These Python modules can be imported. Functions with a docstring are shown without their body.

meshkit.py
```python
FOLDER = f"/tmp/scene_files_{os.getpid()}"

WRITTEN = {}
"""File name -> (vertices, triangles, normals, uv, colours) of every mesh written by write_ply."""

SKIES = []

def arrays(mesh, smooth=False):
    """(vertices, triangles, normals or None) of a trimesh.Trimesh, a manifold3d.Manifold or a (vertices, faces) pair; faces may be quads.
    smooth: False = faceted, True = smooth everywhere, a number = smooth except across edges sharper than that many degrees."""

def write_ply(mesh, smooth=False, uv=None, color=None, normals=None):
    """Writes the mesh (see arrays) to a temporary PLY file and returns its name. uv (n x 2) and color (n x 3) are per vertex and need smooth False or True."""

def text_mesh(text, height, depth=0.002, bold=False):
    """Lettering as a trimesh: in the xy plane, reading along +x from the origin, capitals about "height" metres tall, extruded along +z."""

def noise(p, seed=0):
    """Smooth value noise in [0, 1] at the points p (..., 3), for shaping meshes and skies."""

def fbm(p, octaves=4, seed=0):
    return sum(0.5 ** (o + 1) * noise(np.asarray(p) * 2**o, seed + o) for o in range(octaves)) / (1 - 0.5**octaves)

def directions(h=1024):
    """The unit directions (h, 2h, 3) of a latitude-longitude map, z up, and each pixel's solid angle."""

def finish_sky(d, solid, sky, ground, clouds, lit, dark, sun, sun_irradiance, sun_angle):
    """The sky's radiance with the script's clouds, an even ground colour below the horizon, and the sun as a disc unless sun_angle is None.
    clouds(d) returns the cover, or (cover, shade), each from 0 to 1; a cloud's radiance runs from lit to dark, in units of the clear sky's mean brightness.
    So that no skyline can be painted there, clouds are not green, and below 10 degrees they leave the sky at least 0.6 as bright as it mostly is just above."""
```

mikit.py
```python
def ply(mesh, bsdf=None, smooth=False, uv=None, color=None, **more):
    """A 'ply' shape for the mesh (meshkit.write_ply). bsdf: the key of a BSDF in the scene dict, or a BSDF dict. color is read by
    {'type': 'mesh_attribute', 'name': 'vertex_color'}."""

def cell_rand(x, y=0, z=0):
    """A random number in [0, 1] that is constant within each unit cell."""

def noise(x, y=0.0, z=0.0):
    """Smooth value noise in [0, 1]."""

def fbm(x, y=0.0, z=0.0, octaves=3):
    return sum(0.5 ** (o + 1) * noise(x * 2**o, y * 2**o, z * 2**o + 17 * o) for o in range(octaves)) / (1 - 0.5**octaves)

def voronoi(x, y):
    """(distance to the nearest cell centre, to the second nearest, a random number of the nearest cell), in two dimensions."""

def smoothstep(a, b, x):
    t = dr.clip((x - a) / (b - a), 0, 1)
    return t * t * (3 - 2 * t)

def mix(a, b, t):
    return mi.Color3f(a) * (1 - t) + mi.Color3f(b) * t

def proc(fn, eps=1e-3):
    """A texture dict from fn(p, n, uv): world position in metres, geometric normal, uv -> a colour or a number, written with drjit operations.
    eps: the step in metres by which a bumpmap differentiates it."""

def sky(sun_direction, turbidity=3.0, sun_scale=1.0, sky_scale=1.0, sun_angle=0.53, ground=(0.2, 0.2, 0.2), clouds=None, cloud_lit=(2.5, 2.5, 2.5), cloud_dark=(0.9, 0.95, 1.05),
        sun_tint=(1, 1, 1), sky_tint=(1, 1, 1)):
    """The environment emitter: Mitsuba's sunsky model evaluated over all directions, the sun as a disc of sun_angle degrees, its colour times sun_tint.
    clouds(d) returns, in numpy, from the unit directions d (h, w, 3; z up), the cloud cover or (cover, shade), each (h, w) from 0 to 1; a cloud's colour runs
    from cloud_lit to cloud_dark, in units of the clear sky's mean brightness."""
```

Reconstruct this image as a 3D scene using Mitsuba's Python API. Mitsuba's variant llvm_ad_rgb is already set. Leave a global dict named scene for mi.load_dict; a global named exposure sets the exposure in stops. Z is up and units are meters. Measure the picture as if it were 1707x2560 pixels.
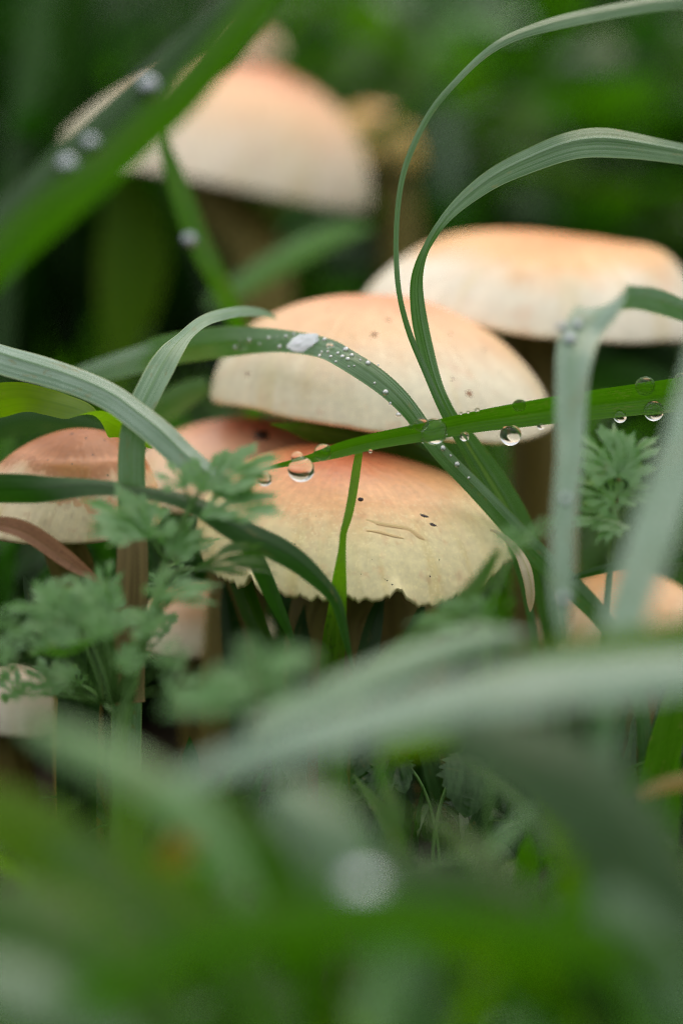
import math
import numpy as np
import trimesh
import drjit as dr
import mitsuba as mi
import mikit
import meshkit
from scipy.interpolate import CubicSpline, PchipInterpolator
from shapely.geometry import Polygon, Point
from shapely.ops import unary_union

T = mi.ScalarTransform4f
scene, labels = {}, {}
rng = np.random.default_rng(7)

# ------------------------------------------------------------------ camera, sky, exposure
CAM = np.array([0.0, 0.0, 0.16])
PITCH = math.radians(9.0)
FOV = 13.0
FWD = np.array([0, math.cos(PITCH), -math.sin(PITCH)])
UP = np.array([0, math.sin(PITCH), math.cos(PITCH)])
RIGHT = np.array([1.0, 0, 0])
K = 2 * math.tan(math.radians(FOV / 2)) / 1707.0
scene['camera'] = {'type': 'thinlens', 'fov': FOV, 'fov_axis': 'x', 'aperture_radius': 0.0105, 'focus_distance': 0.566,
                   'near_clip': 0.01, 'far_clip': 200.0,
                   'to_world': T().look_at(origin=CAM.tolist(), target=(CAM + FWD).tolist(), up=[0, 0, 1])}
scene['sky'] = mikit.sky([0.25, 0.45, 0.86], turbidity=4, sun_scale=0.13, sun_angle=40, clouds=lambda d: (d[..., 2] * 0 + 1.0, 1 - np.clip(d[..., 2], 0, 1)),
                         cloud_lit=(3.3, 3.36, 3.45), cloud_dark=(1.1, 1.12, 1.15), ground=(0.05, 0.07, 0.03))
exposure = 2.12


# ------------------------------------------------------------------ placing
def terrain(x, y):
    x, y = np.asarray(x, float), np.asarray(y, float)
    rise = np.clip(y - 0.58, 0, 2.4)
    p = np.stack([x * 9, y * 9, x * 0 + 3.3], -1)
    bank = np.clip(y - 0.90, 0, 1.3)
    return 0.06 * rise + 0.27 * bank * bank / (bank + 0.12) + 0.012 * (meshkit.fbm(p, 3) - 0.5)


def P(px, py, d):
    """The point seen at pixel (px, py) of the 1707 x 2560 photograph, d metres along the view axis; py None: on the ground there."""
    base = CAM + FWD * d + RIGHT * ((px - 853.5) * K * d)
    if py is None:
        v = -0.05
        for _ in range(12):
            q = base + UP * v
            v += (float(terrain(q[0], q[1])) - 0.004 - q[2]) / UP[2]
        return base + UP * v
    return base + UP * ((1280 - py) * K * d)


def unit(v):
    return v / np.maximum(np.linalg.norm(v, axis=-1, keepdims=True), 1e-12)


counts = {}


def key_for(name):
    n = counts.get(name, 0)
    counts[name] = n + 1
    return name if n == 0 else f'{name}_{n:03d}'


def tag(key, label=None, category=None, group=None, kind=None):
    d = {}
    if label: d['label'] = label
    if category: d['category'] = category
    if group: d['group'] = group
    if kind: d['kind'] = kind
    labels[key] = d


def ray_hit(v, f, px, py):
    """First hit of the view ray through a pixel with a mesh: (point, normal) or None."""
    o, d = CAM, unit(P(px, py, 1.0) - CAM)
    a, b, c = v[f[:, 0]], v[f[:, 1]], v[f[:, 2]]
    e1, e2 = b - a, c - a
    h = np.cross(d, e2)
    det = (e1 * h).sum(1)
    ok = np.abs(det) > 1e-16
    inv = 1 / np.where(ok, det, 1)
    s = o - a
    u = (s * h).sum(1) * inv
    q = np.cross(s, e1)
    w = (q @ d) * inv
    t = (e2 * q).sum(1) * inv
    ok &= (u >= 0) & (w >= 0) & (u + w <= 1) & (t > 0)
    if not ok.any():
        return None
    i = np.where(ok, t, 9e9).argmin()
    n = unit(np.cross(e1[i], e2[i]))
    return o + d * t[i], n if n @ d < 0 else -n


# ------------------------------------------------------------------ materials
def blade_colour(base, pale, seed, speck=0.0):
    def fn(p, n, uv):
        x, y = uv.x, uv.y
        vein = mikit.noise(x * 34 + seed, y * 5)
        patch = mikit.fbm(x * 3 + seed, y * 26, seed)
        c = mikit.mix(mi.Color3f(base), mi.Color3f(pale), mikit.smoothstep(0.30, 0.86, 0.62 * vein + 0.24 * mikit.noise(x * 90 + seed, y * 9) + 0.34 * patch))
        rib = mikit.smoothstep(0.05, 0.015, dr.abs(x - 0.5))
        c = mikit.mix(c, mi.Color3f(base) * mi.Color3f(0.75, 0.95, 0.4), rib * 0.75)
        margin = mikit.smoothstep(0.455, 0.495, dr.abs(x - 0.5))
        c = mikit.mix(c, mi.Color3f(pale) * mi.Color3f(1.25, 1.05, 0.55), margin * 0.7)
        blot = mikit.smoothstep(0.74, 0.80, mikit.noise(x * 5 + seed, y * 21, seed)) * mikit.smoothstep(0.5, 0.7, mikit.noise(x * 26, y * 120, seed))
        c = mikit.mix(c, mi.Color3f(0.20, 0.17, 0.05), blot * 0.6)
        if speck:
            d = mikit.noise(x * 9 + seed, y * 340)
            c = mikit.mix(c, mi.Color3f(0.012, 0.012, 0.006), mikit.smoothstep(0.80, 0.86, d) * speck)
        return c
    return mikit.proc(fn)


def leaf_bsdf(name, base, pale, trans, rough=0.36, spec=0.55, through=0.45, seed=0.0, speck=0.0):
    col = blade_colour(base, pale, seed, speck)
    scene[name] = {'type': 'blendbsdf', 'weight': through,
                   'a': {'type': 'twosided', 'bsdf': {'type': 'principled', 'base_color': col, 'roughness': rough, 'specular': spec}},
                   'b': {'type': 'principledthin', 'base_color': {'type': 'rgb', 'value': list(trans)}, 'roughness': 0.6, 'diff_trans': 2.0, 'spec_trans': 0.0}}


leaf_bsdf('glaucous_blade', (0.040, 0.112, 0.034), (0.140, 0.240, 0.122), (0.09, 0.30, 0.008), 0.28, 0.75, 0.30, 1.3)
leaf_bsdf('pale_blade', (0.105, 0.21, 0.10), (0.24, 0.365, 0.23), (0.11, 0.33, 0.02), 0.32, 0.7, 0.28, 10.3)
leaf_bsdf('painted_shade_blade', (0.008, 0.030, 0.003), (0.026, 0.065, 0.014), (0.02, 0.11, 0.002), 0.4, 0.3, 0.36, 15.7)  # near-black greens: deep shade painted into the blade colour
leaf_bsdf('frosted_blade', (0.125, 0.235, 0.135), (0.29, 0.405, 0.305), (0.12, 0.36, 0.03), 0.28, 0.9, 0.28, 11.9)
leaf_bsdf('lime_leaf', (0.048, 0.12, 0.004), (0.085, 0.18, 0.010), (0.10, 0.30, 0.002), 0.45, 0.22, 0.45, 18.4)
leaf_bsdf('fresh_blade', (0.032, 0.098, 0.002), (0.075, 0.175, 0.010), (0.085, 0.32, 0.001), 0.30, 0.42, 0.44, 4.1)
leaf_bsdf('speckled_blade', (0.055, 0.15, 0.006), (0.10, 0.22, 0.012), (0.16, 0.42, 0.006), 0.40, 0.3, 0.55, 2.2, 0.9)
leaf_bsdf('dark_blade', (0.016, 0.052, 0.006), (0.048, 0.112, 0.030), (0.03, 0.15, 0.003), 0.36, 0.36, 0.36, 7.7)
leaf_bsdf('yellow_blade', (0.08, 0.18, 0.003), (0.13, 0.25, 0.006), (0.20, 0.44, 0.002), 0.45, 0.22, 0.6, 9.4)
leaf_bsdf('herb_leaf', (0.115, 0.265, 0.075), (0.225, 0.385, 0.175), (0.15, 0.46, 0.010), 0.36, 0.55, 0.40, 5.9)
leaf_bsdf('dead_leaf', (0.24, 0.105, 0.055), (0.40, 0.21, 0.125), (0.35, 0.15, 0.06), 0.55, 0.35, 0.35, 3.6, 0.5)
leaf_bsdf('straw_leaf', (0.34, 0.24, 0.07), (0.46, 0.36, 0.16), (0.5, 0.34, 0.08), 0.5, 0.35, 0.4, 6.6)
leaf_bsdf('pale_straw', (0.46, 0.39, 0.23), (0.58, 0.52, 0.36), (0.5, 0.4, 0.2), 0.5, 0.35, 0.35, 12.6)
leaf_bsdf('tan_straw', (0.70, 0.48, 0.22), (0.76, 0.56, 0.30), (0.5, 0.34, 0.1), 0.5, 0.3, 0.1, 16.6)
leaf_bsdf('ochre_leaf', (0.30, 0.16, 0.015), (0.40, 0.24, 0.03), (0.5, 0.27, 0.015), 0.5, 0.35, 0.5, 8.6)
scene['green_stalk'] = {'type': 'twosided', 'bsdf': {'type': 'principled', 'roughness': 0.45, 'specular': 0.4,
    'base_color': mikit.proc(lambda p, n, uv: mikit.mix((0.07, 0.17, 0.035), (0.15, 0.28, 0.07), mikit.fbm(uv.x * 12, uv.y * 3)))}}
scene['dry_sheath'] = {'type': 'twosided', 'bsdf': {'type': 'principled', 'roughness': 0.6, 'specular': 0.3,
    'base_color': mikit.proc(lambda p, n, uv: mikit.mix((0.13, 0.085, 0.035), (0.36, 0.25, 0.11), mikit.fbm(uv.x * 22, uv.y * 6)))}}
scene['silvery_water'] = {'type': 'blendbsdf', 'weight': 0.55, 'a': {'type': 'dielectric', 'int_ior': 1.333, 'ext_ior': 1.0}, 'b': {'type': 'twosided', 'bsdf': {'type': 'roughconductor', 'material': 'none', 'alpha': 0.22, 'specular_reflectance': {'type': 'rgb', 'value': 0.92}}}}
scene['bright_bead'] = {'type': 'twosided', 'bsdf': {'type': 'principled', 'base_color': {'type': 'rgb', 'value': [0.60, 0.63, 0.66]}, 'metallic': 1.0, 'roughness': 0.3}}
scene['soft_bead'] = {'type': 'twosided', 'bsdf': {'type': 'principled', 'base_color': {'type': 'rgb', 'value': [0.40, 0.43, 0.46]}, 'metallic': 1.0, 'roughness': 0.3}}
scene['painted_sky_glint'] = {'type': 'twosided', 'bsdf': {'type': 'principled', 'base_color': {'type': 'rgb', 'value': [0.86, 0.88, 0.90]}, 'roughness': 0.15, 'specular': 0.8}}  # white base colour painted in place of a drop's sky reflection
scene['water'] = {'type': 'dielectric', 'int_ior': 1.333, 'ext_ior': 1.0}
scene['soil'] = {'type': 'twosided', 'bsdf': {'type': 'principled', 'roughness': 0.85, 'specular': 0.2,
    'base_color': mikit.proc(lambda p, n, uv: mikit.mix((0.018, 0.012, 0.008), (0.07, 0.05, 0.032), mikit.fbm(p.x * 160, p.y * 160, p.z * 160, 4)))}}
scene['dark_speck'] = {'type': 'twosided', 'bsdf': {'type': 'principled', 'roughness': 0.5, 'base_color': mikit.proc(
    lambda p, n, uv: mikit.mix((0.012, 0.006, 0.005), (0.06, 0.03, 0.022), mikit.fbm(p.x * 1500, p.y * 1500, p.z * 1500)))}}
scene['tan_speck'] = {'type': 'twosided', 'bsdf': {'type': 'principled', 'roughness': 0.6, 'base_color': mikit.proc(
    lambda p, n, uv: mikit.mix((0.22, 0.085, 0.03), (0.42, 0.20, 0.09), mikit.fbm(p.x * 1500, p.y * 1500, p.z * 1500)))}}
scene['stem_flesh'] = {'type': 'twosided', 'bsdf': {'type': 'principled', 'roughness': 0.6, 'specular': 0.3, 'base_color': mikit.proc(
    lambda p, n, uv: mikit.mix((0.10, 0.078, 0.012), (0.27, 0.215, 0.055), mikit.fbm(uv.x * 40, uv.y * 5)))}}
scene['gill_flesh'] = {'type': 'twosided', 'bsdf': {'type': 'principled', 'roughness': 0.65, 'specular': 0.25, 'base_color': mikit.proc(
    lambda p, n, uv: mikit.mix((0.46, 0.29, 0.055), (0.66, 0.47, 0.13), mikit.fbm(uv.x * 70, uv.y * 2)))}}


def cap_bsdf(name, heart, mid, rim, seed, a=0.12, b=0.55, c=0.98, mottle=0.5, band=None, grain=1.0, bump=True):
    def fn(p, n, uv):
        ang = uv.x * 6.2831853
        cx, cy = dr.cos(ang) * uv.y, dr.sin(ang) * uv.y
        big = mikit.fbm(cx * 2.2 + seed, cy * 2.2 + seed, seed, 3) - 0.5
        fibre = mikit.fbm(uv.x * 130, uv.y * 7, seed, 3) - 0.5
        fine = mikit.fbm(p.x * 900, p.y * 900, p.z * 900, 3) - 0.5
        t = uv.y + big * mottle * 0.8 + fibre * 0.10
        col = mikit.mix(heart, mid, mikit.smoothstep(a, b, t))
        col = mikit.mix(col, rim, mikit.smoothstep(b - 0.08, c, t))
        streak = mikit.fbm(uv.x * 62, uv.y * 1.6, seed + 2, 3)
        low = mikit.smoothstep(0.45, 0.9, uv.y)
        col = mikit.mix(col, mi.Color3f(rim) * mi.Color3f(0.86, 0.78, 0.55), mikit.smoothstep(0.52, 0.74, streak) * low * 0.55)
        col = mikit.mix(col, mi.Color3f(rim) * 1.12, mikit.smoothstep(0.46, 0.28, streak) * low * 0.5)
        if band:
            for lo, hi, tone, amt in band:
                col = mikit.mix(col, tone, mikit.smoothstep(lo - .03, lo, t) * mikit.smoothstep(hi + .03, hi, t) * amt)
        stain = mikit.smoothstep(0.60, 0.78, mikit.fbm(cx * 9 + seed, cy * 9, seed + 4, 3))
        col = mikit.mix(col, mi.Color3f(heart) * 0.85, stain * 0.22)
        pore = mikit.fbm(p.x * 2200, p.y * 2200, p.z * 1300, 2)
        col = mikit.mix(col, mi.Color3f(rim) * 1.18, mikit.smoothstep(0.55, 0.80, pore) * 0.32 * grain * mikit.smoothstep(0.35, 0.8, t))
        col = mikit.mix(col, mi.Color3f(mid) * 0.85, mikit.smoothstep(0.60, 0.85, mikit.fbm(cx * 24, cy * 24, seed, 3)) * 0.22 * grain)
        return col * (1 + 0.20 * grain * fine + 0.16 * fibre)
    skin = {'type': 'principled', 'base_color': mikit.proc(fn), 'roughness': 0.38, 'specular': 0.45, 'clearcoat': 0.3, 'clearcoat_gloss': 0.75}
    if bump:
        skin = {'type': 'bumpmap', 'scale': 0.00008, 'bsdf': skin,
                'arbitrary': mikit.proc(lambda p, n, uv: mikit.fbm(p.x * 1100, p.y * 1100, p.z * 1100, 2) + mikit.noise(uv.x * 240, uv.y * 14), 2e-4)}
    scene[name] = {'type': 'twosided', 'bsdf': skin}


cap_bsdf('front_cap_skin', (0.60, 0.17, 0.07), (0.79, 0.42, 0.185), (0.79, 0.68, 0.37), 1.7, 0.06, 0.56, 0.84, 0.35, grain=1.5)
cap_bsdf('middle_cap_skin', (0.76, 0.33, 0.15), (0.82, 0.51, 0.27), (0.84, 0.745, 0.54), 5.2, 0.10, 0.58, 0.88, 0.45)
cap_bsdf('right_cap_skin', (0.73, 0.28, 0.075), (0.81, 0.46, 0.19), (0.83, 0.745, 0.58), 8.8, 0.14, 0.50, 0.80, 0.6, grain=0.15, bump=False)
cap_bsdf('back_cap_skin', (0.66, 0.20, 0.065), (0.80, 0.48, 0.25), (0.80, 0.69, 0.52), 11.3, 0.04, 0.50, 0.9, 0.3, grain=0.1, bump=False)
cap_bsdf('left_cap_skin', (0.36, 0.115, 0.025), (0.64, 0.27, 0.12), (0.79, 0.65, 0.41), 3.1, 0.25, 0.56, 0.84, 0.42, [(0.50, 0.57, (0.46, 0.17, 0.06), 0.6), (0.76, 0.79, (0.64, 0.25, 0.08), 0.6)])
cap_bsdf('pale_cap_skin', (0.52, 0.40, 0.26), (0.60, 0.52, 0.38), (0.66, 0.60, 0.46), 17.2, 0.05, 0.45, 0.85, 0.5, grain=0.2, bump=False)
cap_bsdf('ochre_cap_skin', (0.62, 0.22, 0.07), (0.70, 0.40, 0.12), (0.62, 0.43, 0.11), 19.4, 0.10, 0.42, 0.72, 0.4, grain=0.1, bump=False)
cap_bsdf('rear_cap_skin', (0.60, 0.17, 0.10), (0.84, 0.47, 0.29), (0.82, 0.65, 0.44), 21.7, 0.05, 0.55, 0.98, 0.3, grain=0.5, bump=False)
cap_bsdf('small_cap_skin', (0.60, 0.19, 0.045), (0.74, 0.42, 0.19), (0.77, 0.61, 0.40), 14.9, 0.05, 0.45, 0.85, 0.5, grain=0.3, bump=False)


# ------------------------------------------------------------------ ribbons (grass blades, stalks)
def spline(rows, n):
    pos = np.array([P(*r[:3]) for r in rows])
    roll = np.radians([r[4] if len(r) > 4 else 0.0 for r in rows])
    w = np.array([r[3] * K * r[2] for r in rows]) / np.maximum(np.abs(np.cos(roll)), 0.42)
    s = np.concatenate([[0], np.cumsum(np.maximum(np.linalg.norm(np.diff(pos, axis=0), axis=1), 1e-5) ** 0.7)])
    u = np.linspace(0, s[-1], n)
    return CubicSpline(s, pos)(u), PchipInterpolator(s, w)(u), PchipInterpolator(s, roll)(u)


def frames(p, roll):
    t = unit(np.gradient(p, axis=0))
    side0 = unit(np.cross(t, CAM - p))
    n0 = np.cross(side0, t)
    c, s = np.cos(roll)[:, None], np.sin(roll)[:, None]
    return t, c * side0 + s * n0, c * n0 - s * side0


def ribbon_mesh(rows, fold=0.16, n=70, nc=16, ridge=0.00004, wob=0.0, seed=0, channel=0.0):
    p, w, roll = spline(rows, n)
    w = w * (1 + 0.07 * (meshkit.fbm(np.stack([np.linspace(0, 14, n), np.full(n, seed * 2.7), np.zeros(n)], -1), 3) - 0.5))
    if wob:
        ph = meshkit.noise(np.stack([np.linspace(0, 9, n), np.full(n, seed * 3.1), np.zeros(n)], -1), seed)
        roll = roll + wob * (ph - 0.5) * 2
    t, side, nor = frames(p, roll)
    s = np.linspace(-1, 1, nc + 1)
    edge = np.ones((n, nc + 1))
    lift = fold * (np.abs(s) ** 1.3 - 0.5) - channel * np.exp(-(s / 0.12) ** 2)
    v = (p[:, None] + (side * (w / 2)[:, None])[:, None] * s[None, :, None]
         - nor[:, None] * (w[:, None] / 2 * lift[None, :])[..., None]
         + nor[:, None] * (ridge * np.minimum(1, w / 0.003)[:, None] * np.cos(s * 26)[None, :])[..., None])
    arc = np.concatenate([[0], np.cumsum(np.linalg.norm(np.diff(p, axis=0), axis=1))])
    uv = np.stack([np.broadcast_to((s + 1) / 2, (n, nc + 1)), np.broadcast_to((arc * 12)[:, None] + seed * 1.73, (n, nc + 1))], -1)
    i, j = np.meshgrid(np.arange(n - 1), np.arange(nc), indexing='ij')
    a = i * (nc + 1) + j
    f = np.stack([a, a + 1, a + nc + 2, a + nc + 1], -1).reshape(-1, 4)
    f = np.vstack([f[:, [0, 1, 2]], f[:, [0, 2, 3]]])
    return v.reshape(-1, 3), f, uv.reshape(-1, 2)


meshes = {}


def put(key, v, f, bsdf, uv=None, smooth=True):
    scene[key] = mikit.ply(trimesh.Trimesh(v, f, process=False), bsdf, smooth=smooth, uv=uv)
    meshes[key] = (v, f)
    return key


def rooted(rows):
    """A blade that leaves the picture goes on from there and comes down to the ground."""
    rows = [tuple(r) for r in rows]
    for end in (0, -1):
        a, b = rows[end], rows[1 if end == 0 else -2]
        if a[1] is None or -40 <= a[0] <= 1745 or a[3] < 15:
            continue
        g = P(a[0], None, a[2])
        ground = 1280 - ((g - CAM) @ UP) / (K * a[2])
        dx, dy = a[0] - b[0], a[1] - b[1]
        n = math.hypot(dx, dy)
        sx = math.copysign(1, dx)
        e1 = (a[0] + dx / n * 150, a[1] + dy / n * 110 + 50)
        roll = a[4] if len(a) > 4 else 0
        more = []
        if e1[1] < ground - 60:
            more = [(e1[0], e1[1], a[2], a[3], roll * 0.6), (e1[0] + sx * 110, e1[1] + (ground - e1[1]) * 0.45, a[2] + .002, a[3] * 0.9, 0)]
        more.append((e1[0] + sx * 150, None, a[2] + .004, a[3] * 0.7, 0))
        rows = more[::-1] + rows if end == 0 else rows + more
    return rows


def blade(label, rows, mat='fresh_blade', group='grass blades around the mushrooms', name='grass_blade', category='grass blade', **kw):
    key = key_for(name)
    kw.setdefault('seed', counts[name])
    v, f, uv = ribbon_mesh(rooted(rows), **kw)
    put(key, v, f, mat, uv)
    tag(key, label, category, group)
    return key


def tube(pts, rad, sides=12):
    v, f = tube_raw(np.asarray(pts), np.asarray(rad), sides)
    n = len(pts)
    uv = np.stack(np.meshgrid(np.linspace(0, 1, n), np.linspace(0, 1, sides), indexing='ij')[::-1], -1).reshape(-1, 2)
    return v, f, uv


def tube_raw(p, rad, sides):
    t = unit(np.gradient(p, axis=0))
    a = unit(np.cross(t, np.where(np.abs(t[:, 1:2]) < 0.9, [[0, 1.0, 0]], [[1.0, 0, 0]])))
    b = np.cross(t, a)
    ang = np.arange(sides) * 2 * np.pi / sides
    v = p[:, None] + rad[:, None, None] * (np.cos(ang)[None, :, None] * a[:, None] + np.sin(ang)[None, :, None] * b[:, None])
    i, j = np.meshgrid(np.arange(len(p) - 1), np.arange(sides), indexing='ij')
    q = np.stack([i * sides + j, i * sides + (j + 1) % sides, (i + 1) * sides + (j + 1) % sides, (i + 1) * sides + j], -1).reshape(-1, 4)
    return v.reshape(-1, 3), np.vstack([q[:, [0, 1, 2]], q[:, [0, 2, 3]]])


def stalk(key, rows, mat, sides=12, n=30):
    p, w, _ = spline(rows, n)
    v, f, uv = tube(p, w / 2, sides)
    return put(key, v, f, mat, uv)


# ------------------------------------------------------------------ mushrooms
def around(table, deg):
    """Values given at azimuths (degrees) read at other azimuths, round the circle. 0 right, -90 towards the camera, 180 left, 90 away."""
    if not table:
        return np.zeros_like(deg)
    a = np.array([r[0] for r in table], float)
    b = np.array([r[1] for r in table], float)
    o = np.argsort(a)
    a, b = a[o], b[o]
    a3, b3 = np.concatenate([a - 360, a, a + 360]), np.concatenate([b, b, b])
    return PchipInterpolator(a3, b3)(deg)


def mushroom(label, group, centre, R, H, toward, side, skin, stem_rows, stem_r, e1=1.0, e2=1.0, rim_dz=(), rim_r=(), skew=(0, 0),
             rough=0.02, ragged=0.0, seed=0, amax=72, umbo=0.0, nA=200, nR=56, notch=(), lift=()):
    key = key_for('mushroom')
    C = P(*centre)
    ts, tc = math.radians(side), math.radians(toward)
    zax = unit(np.array([math.sin(ts), -math.sin(tc), math.cos(ts) * math.cos(tc)]))
    xax = unit(np.cross([0, 1.0, 0], zax))
    yax = np.cross(zax, xax)
    deg = np.linspace(-180, 180, nA, endpoint=False)
    th = np.radians(deg)
    lob = meshkit.fbm(np.stack([np.cos(th) * 1.6 + seed * 5, np.sin(th) * 1.6, th * 0], -1), 3) - 0.5
    rr = 1 + 0.12 * lob + around(rim_r, deg)
    jag = ragged * (meshkit.fbm(np.stack([np.cos(th) * 30 + seed, np.sin(th) * 30, th * 0], -1), 3) - 0.5) * 2
    for at, wid, deep in notch:
        jag -= deep * np.exp(-np.abs((deg - at) / wid) ** 2.2)
    dz = around(rim_dz, deg) * 1e-3 + 0.05 * R * (meshkit.fbm(np.stack([np.cos(th) * 1.3, np.sin(th) * 1.3, th * 0 + seed * 7], -1), 2) - 0.5)

    def point(t, inner=0.0):
        am = math.radians(amax)
        a = t * am
        r = R * (math.sin(a) / math.sin(am)) ** e1
        z = H * ((math.cos(a) - math.cos(am)) / (1 - math.cos(am))) ** e2 + umbo * math.exp(-(t / 0.16) ** 2)
        k = t ** 2
        rad = r * (1 + (rr - 1) * k)
        zz = z + dz * t ** 3
        edge = max(0.0, (t - 0.86) / 0.14)
        zz = zz - jag * edge ** 1.5
        x = rad * np.cos(th) + skew[0] * 1e-3 * (1 - t ** 2)
        y = rad * np.sin(th) + skew[1] * 1e-3 * (1 - t ** 2)
        q = np.stack([x, y, zz], -1)
        bump = meshkit.fbm(q * 55 + seed * 3.3, 3) - 0.5
        fine = meshkit.fbm(q * 380 + seed, 3) - 0.5
        l = sum(h * np.exp(-(((deg - az + 180) % 360 - 180) / w) ** 2 - ((t - tt) / tw) ** 2) for az, w, tt, tw, h in lift) if lift else 0
        q[:, 2] += rough * R * 2.2 * bump * (1 - 0.3 * t) + 0.00018 * fine * (0.3 + t) + np.asarray(l) * 1e-3
        return q

    ts_ = np.linspace(0.004, 1, nR) ** 0.85
    rings = [point(t) for t in ts_]
    # turned-in lip, ending just under the rim
    for dr_, dzz in ((0.992, -0.0007), (0.96, -0.0004), (0.90, 0.0010)):
        last = rings[nR - 1].copy()
        last[:, :2] *= dr_
        last[:, 2] += dzz
        rings.append(last)
    rows = len(rings)
    V = np.concatenate(rings)
    to = lambda q: C + q[:, :1] * xax + q[:, 1:2] * yax + q[:, 2:] * zax
    uv = np.stack([np.tile((deg + 180) / 360, rows), np.repeat(np.concatenate([ts_, [1, 1, 1]]), nA)], -1)
    i, j = np.meshgrid(np.arange(rows - 1), np.arange(nA), indexing='ij')
    a, b = i * nA + j, i * nA + (j + 1) % nA
    F = np.stack([a, a + nA, b + nA, b], -1).reshape(-1, 4)
    F = np.vstack([F[:, [0, 1, 2]], F[:, [0, 2, 3]]])
    top = len(V)
    V = np.vstack([V, rings[0].mean(0)])
    uv = np.vstack([uv, [0.5, 0]])
    F = np.vstack([F, np.stack([np.full(nA, top), np.arange(nA), (np.arange(nA) + 1) % nA], 1)])
    put(key + '__cap', to(V), F, skin, uv)
    # gills: a pleated cone from the lip to the stem, its folds running outwards
    lip = rings[-1]
    nG, G = 14, []
    inner = stem_r * 0.9
    for g in np.linspace(0, 1, nG):
        q = lip * (1 - g)
        q[:, 0] += np.cos(th) * inner * g
        q[:, 1] += np.sin(th) * inner * g
        q[:, 2] = lip[:, 2] * (1 - g) + H * 0.42 * math.sin(g * math.pi * 0.5)
        q[:, 2] += (np.arange(nA) % 2) * 0.0016 * math.sin(math.pi * min(1, g * 1.02 + 0.02)) ** 0.5
        G.append(q)
    GV = np.concatenate(G)
    i, j = np.meshgrid(np.arange(nG - 1), np.arange(nA), indexing='ij')
    a, b = i * nA + j, i * nA + (j + 1) % nA
    GF = np.stack([a, a + nA, b + nA, b], -1).reshape(-1, 4)
    put(key + '__gills', to(GV), np.vstack([GF[:, [0, 1, 2]], GF[:, [0, 2, 3]]]), 'gill_flesh',
        np.stack([np.tile((deg + 180) / 360, nG), np.repeat(np.linspace(0, 1, nG), nA)], -1), smooth=True)
    # stem
    pts = np.array([C + zax * H * 0.45] + [C - zax * 0.004] + [P(*r) for r in stem_rows])
    s = np.linspace(0, 1, len(pts))
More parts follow.
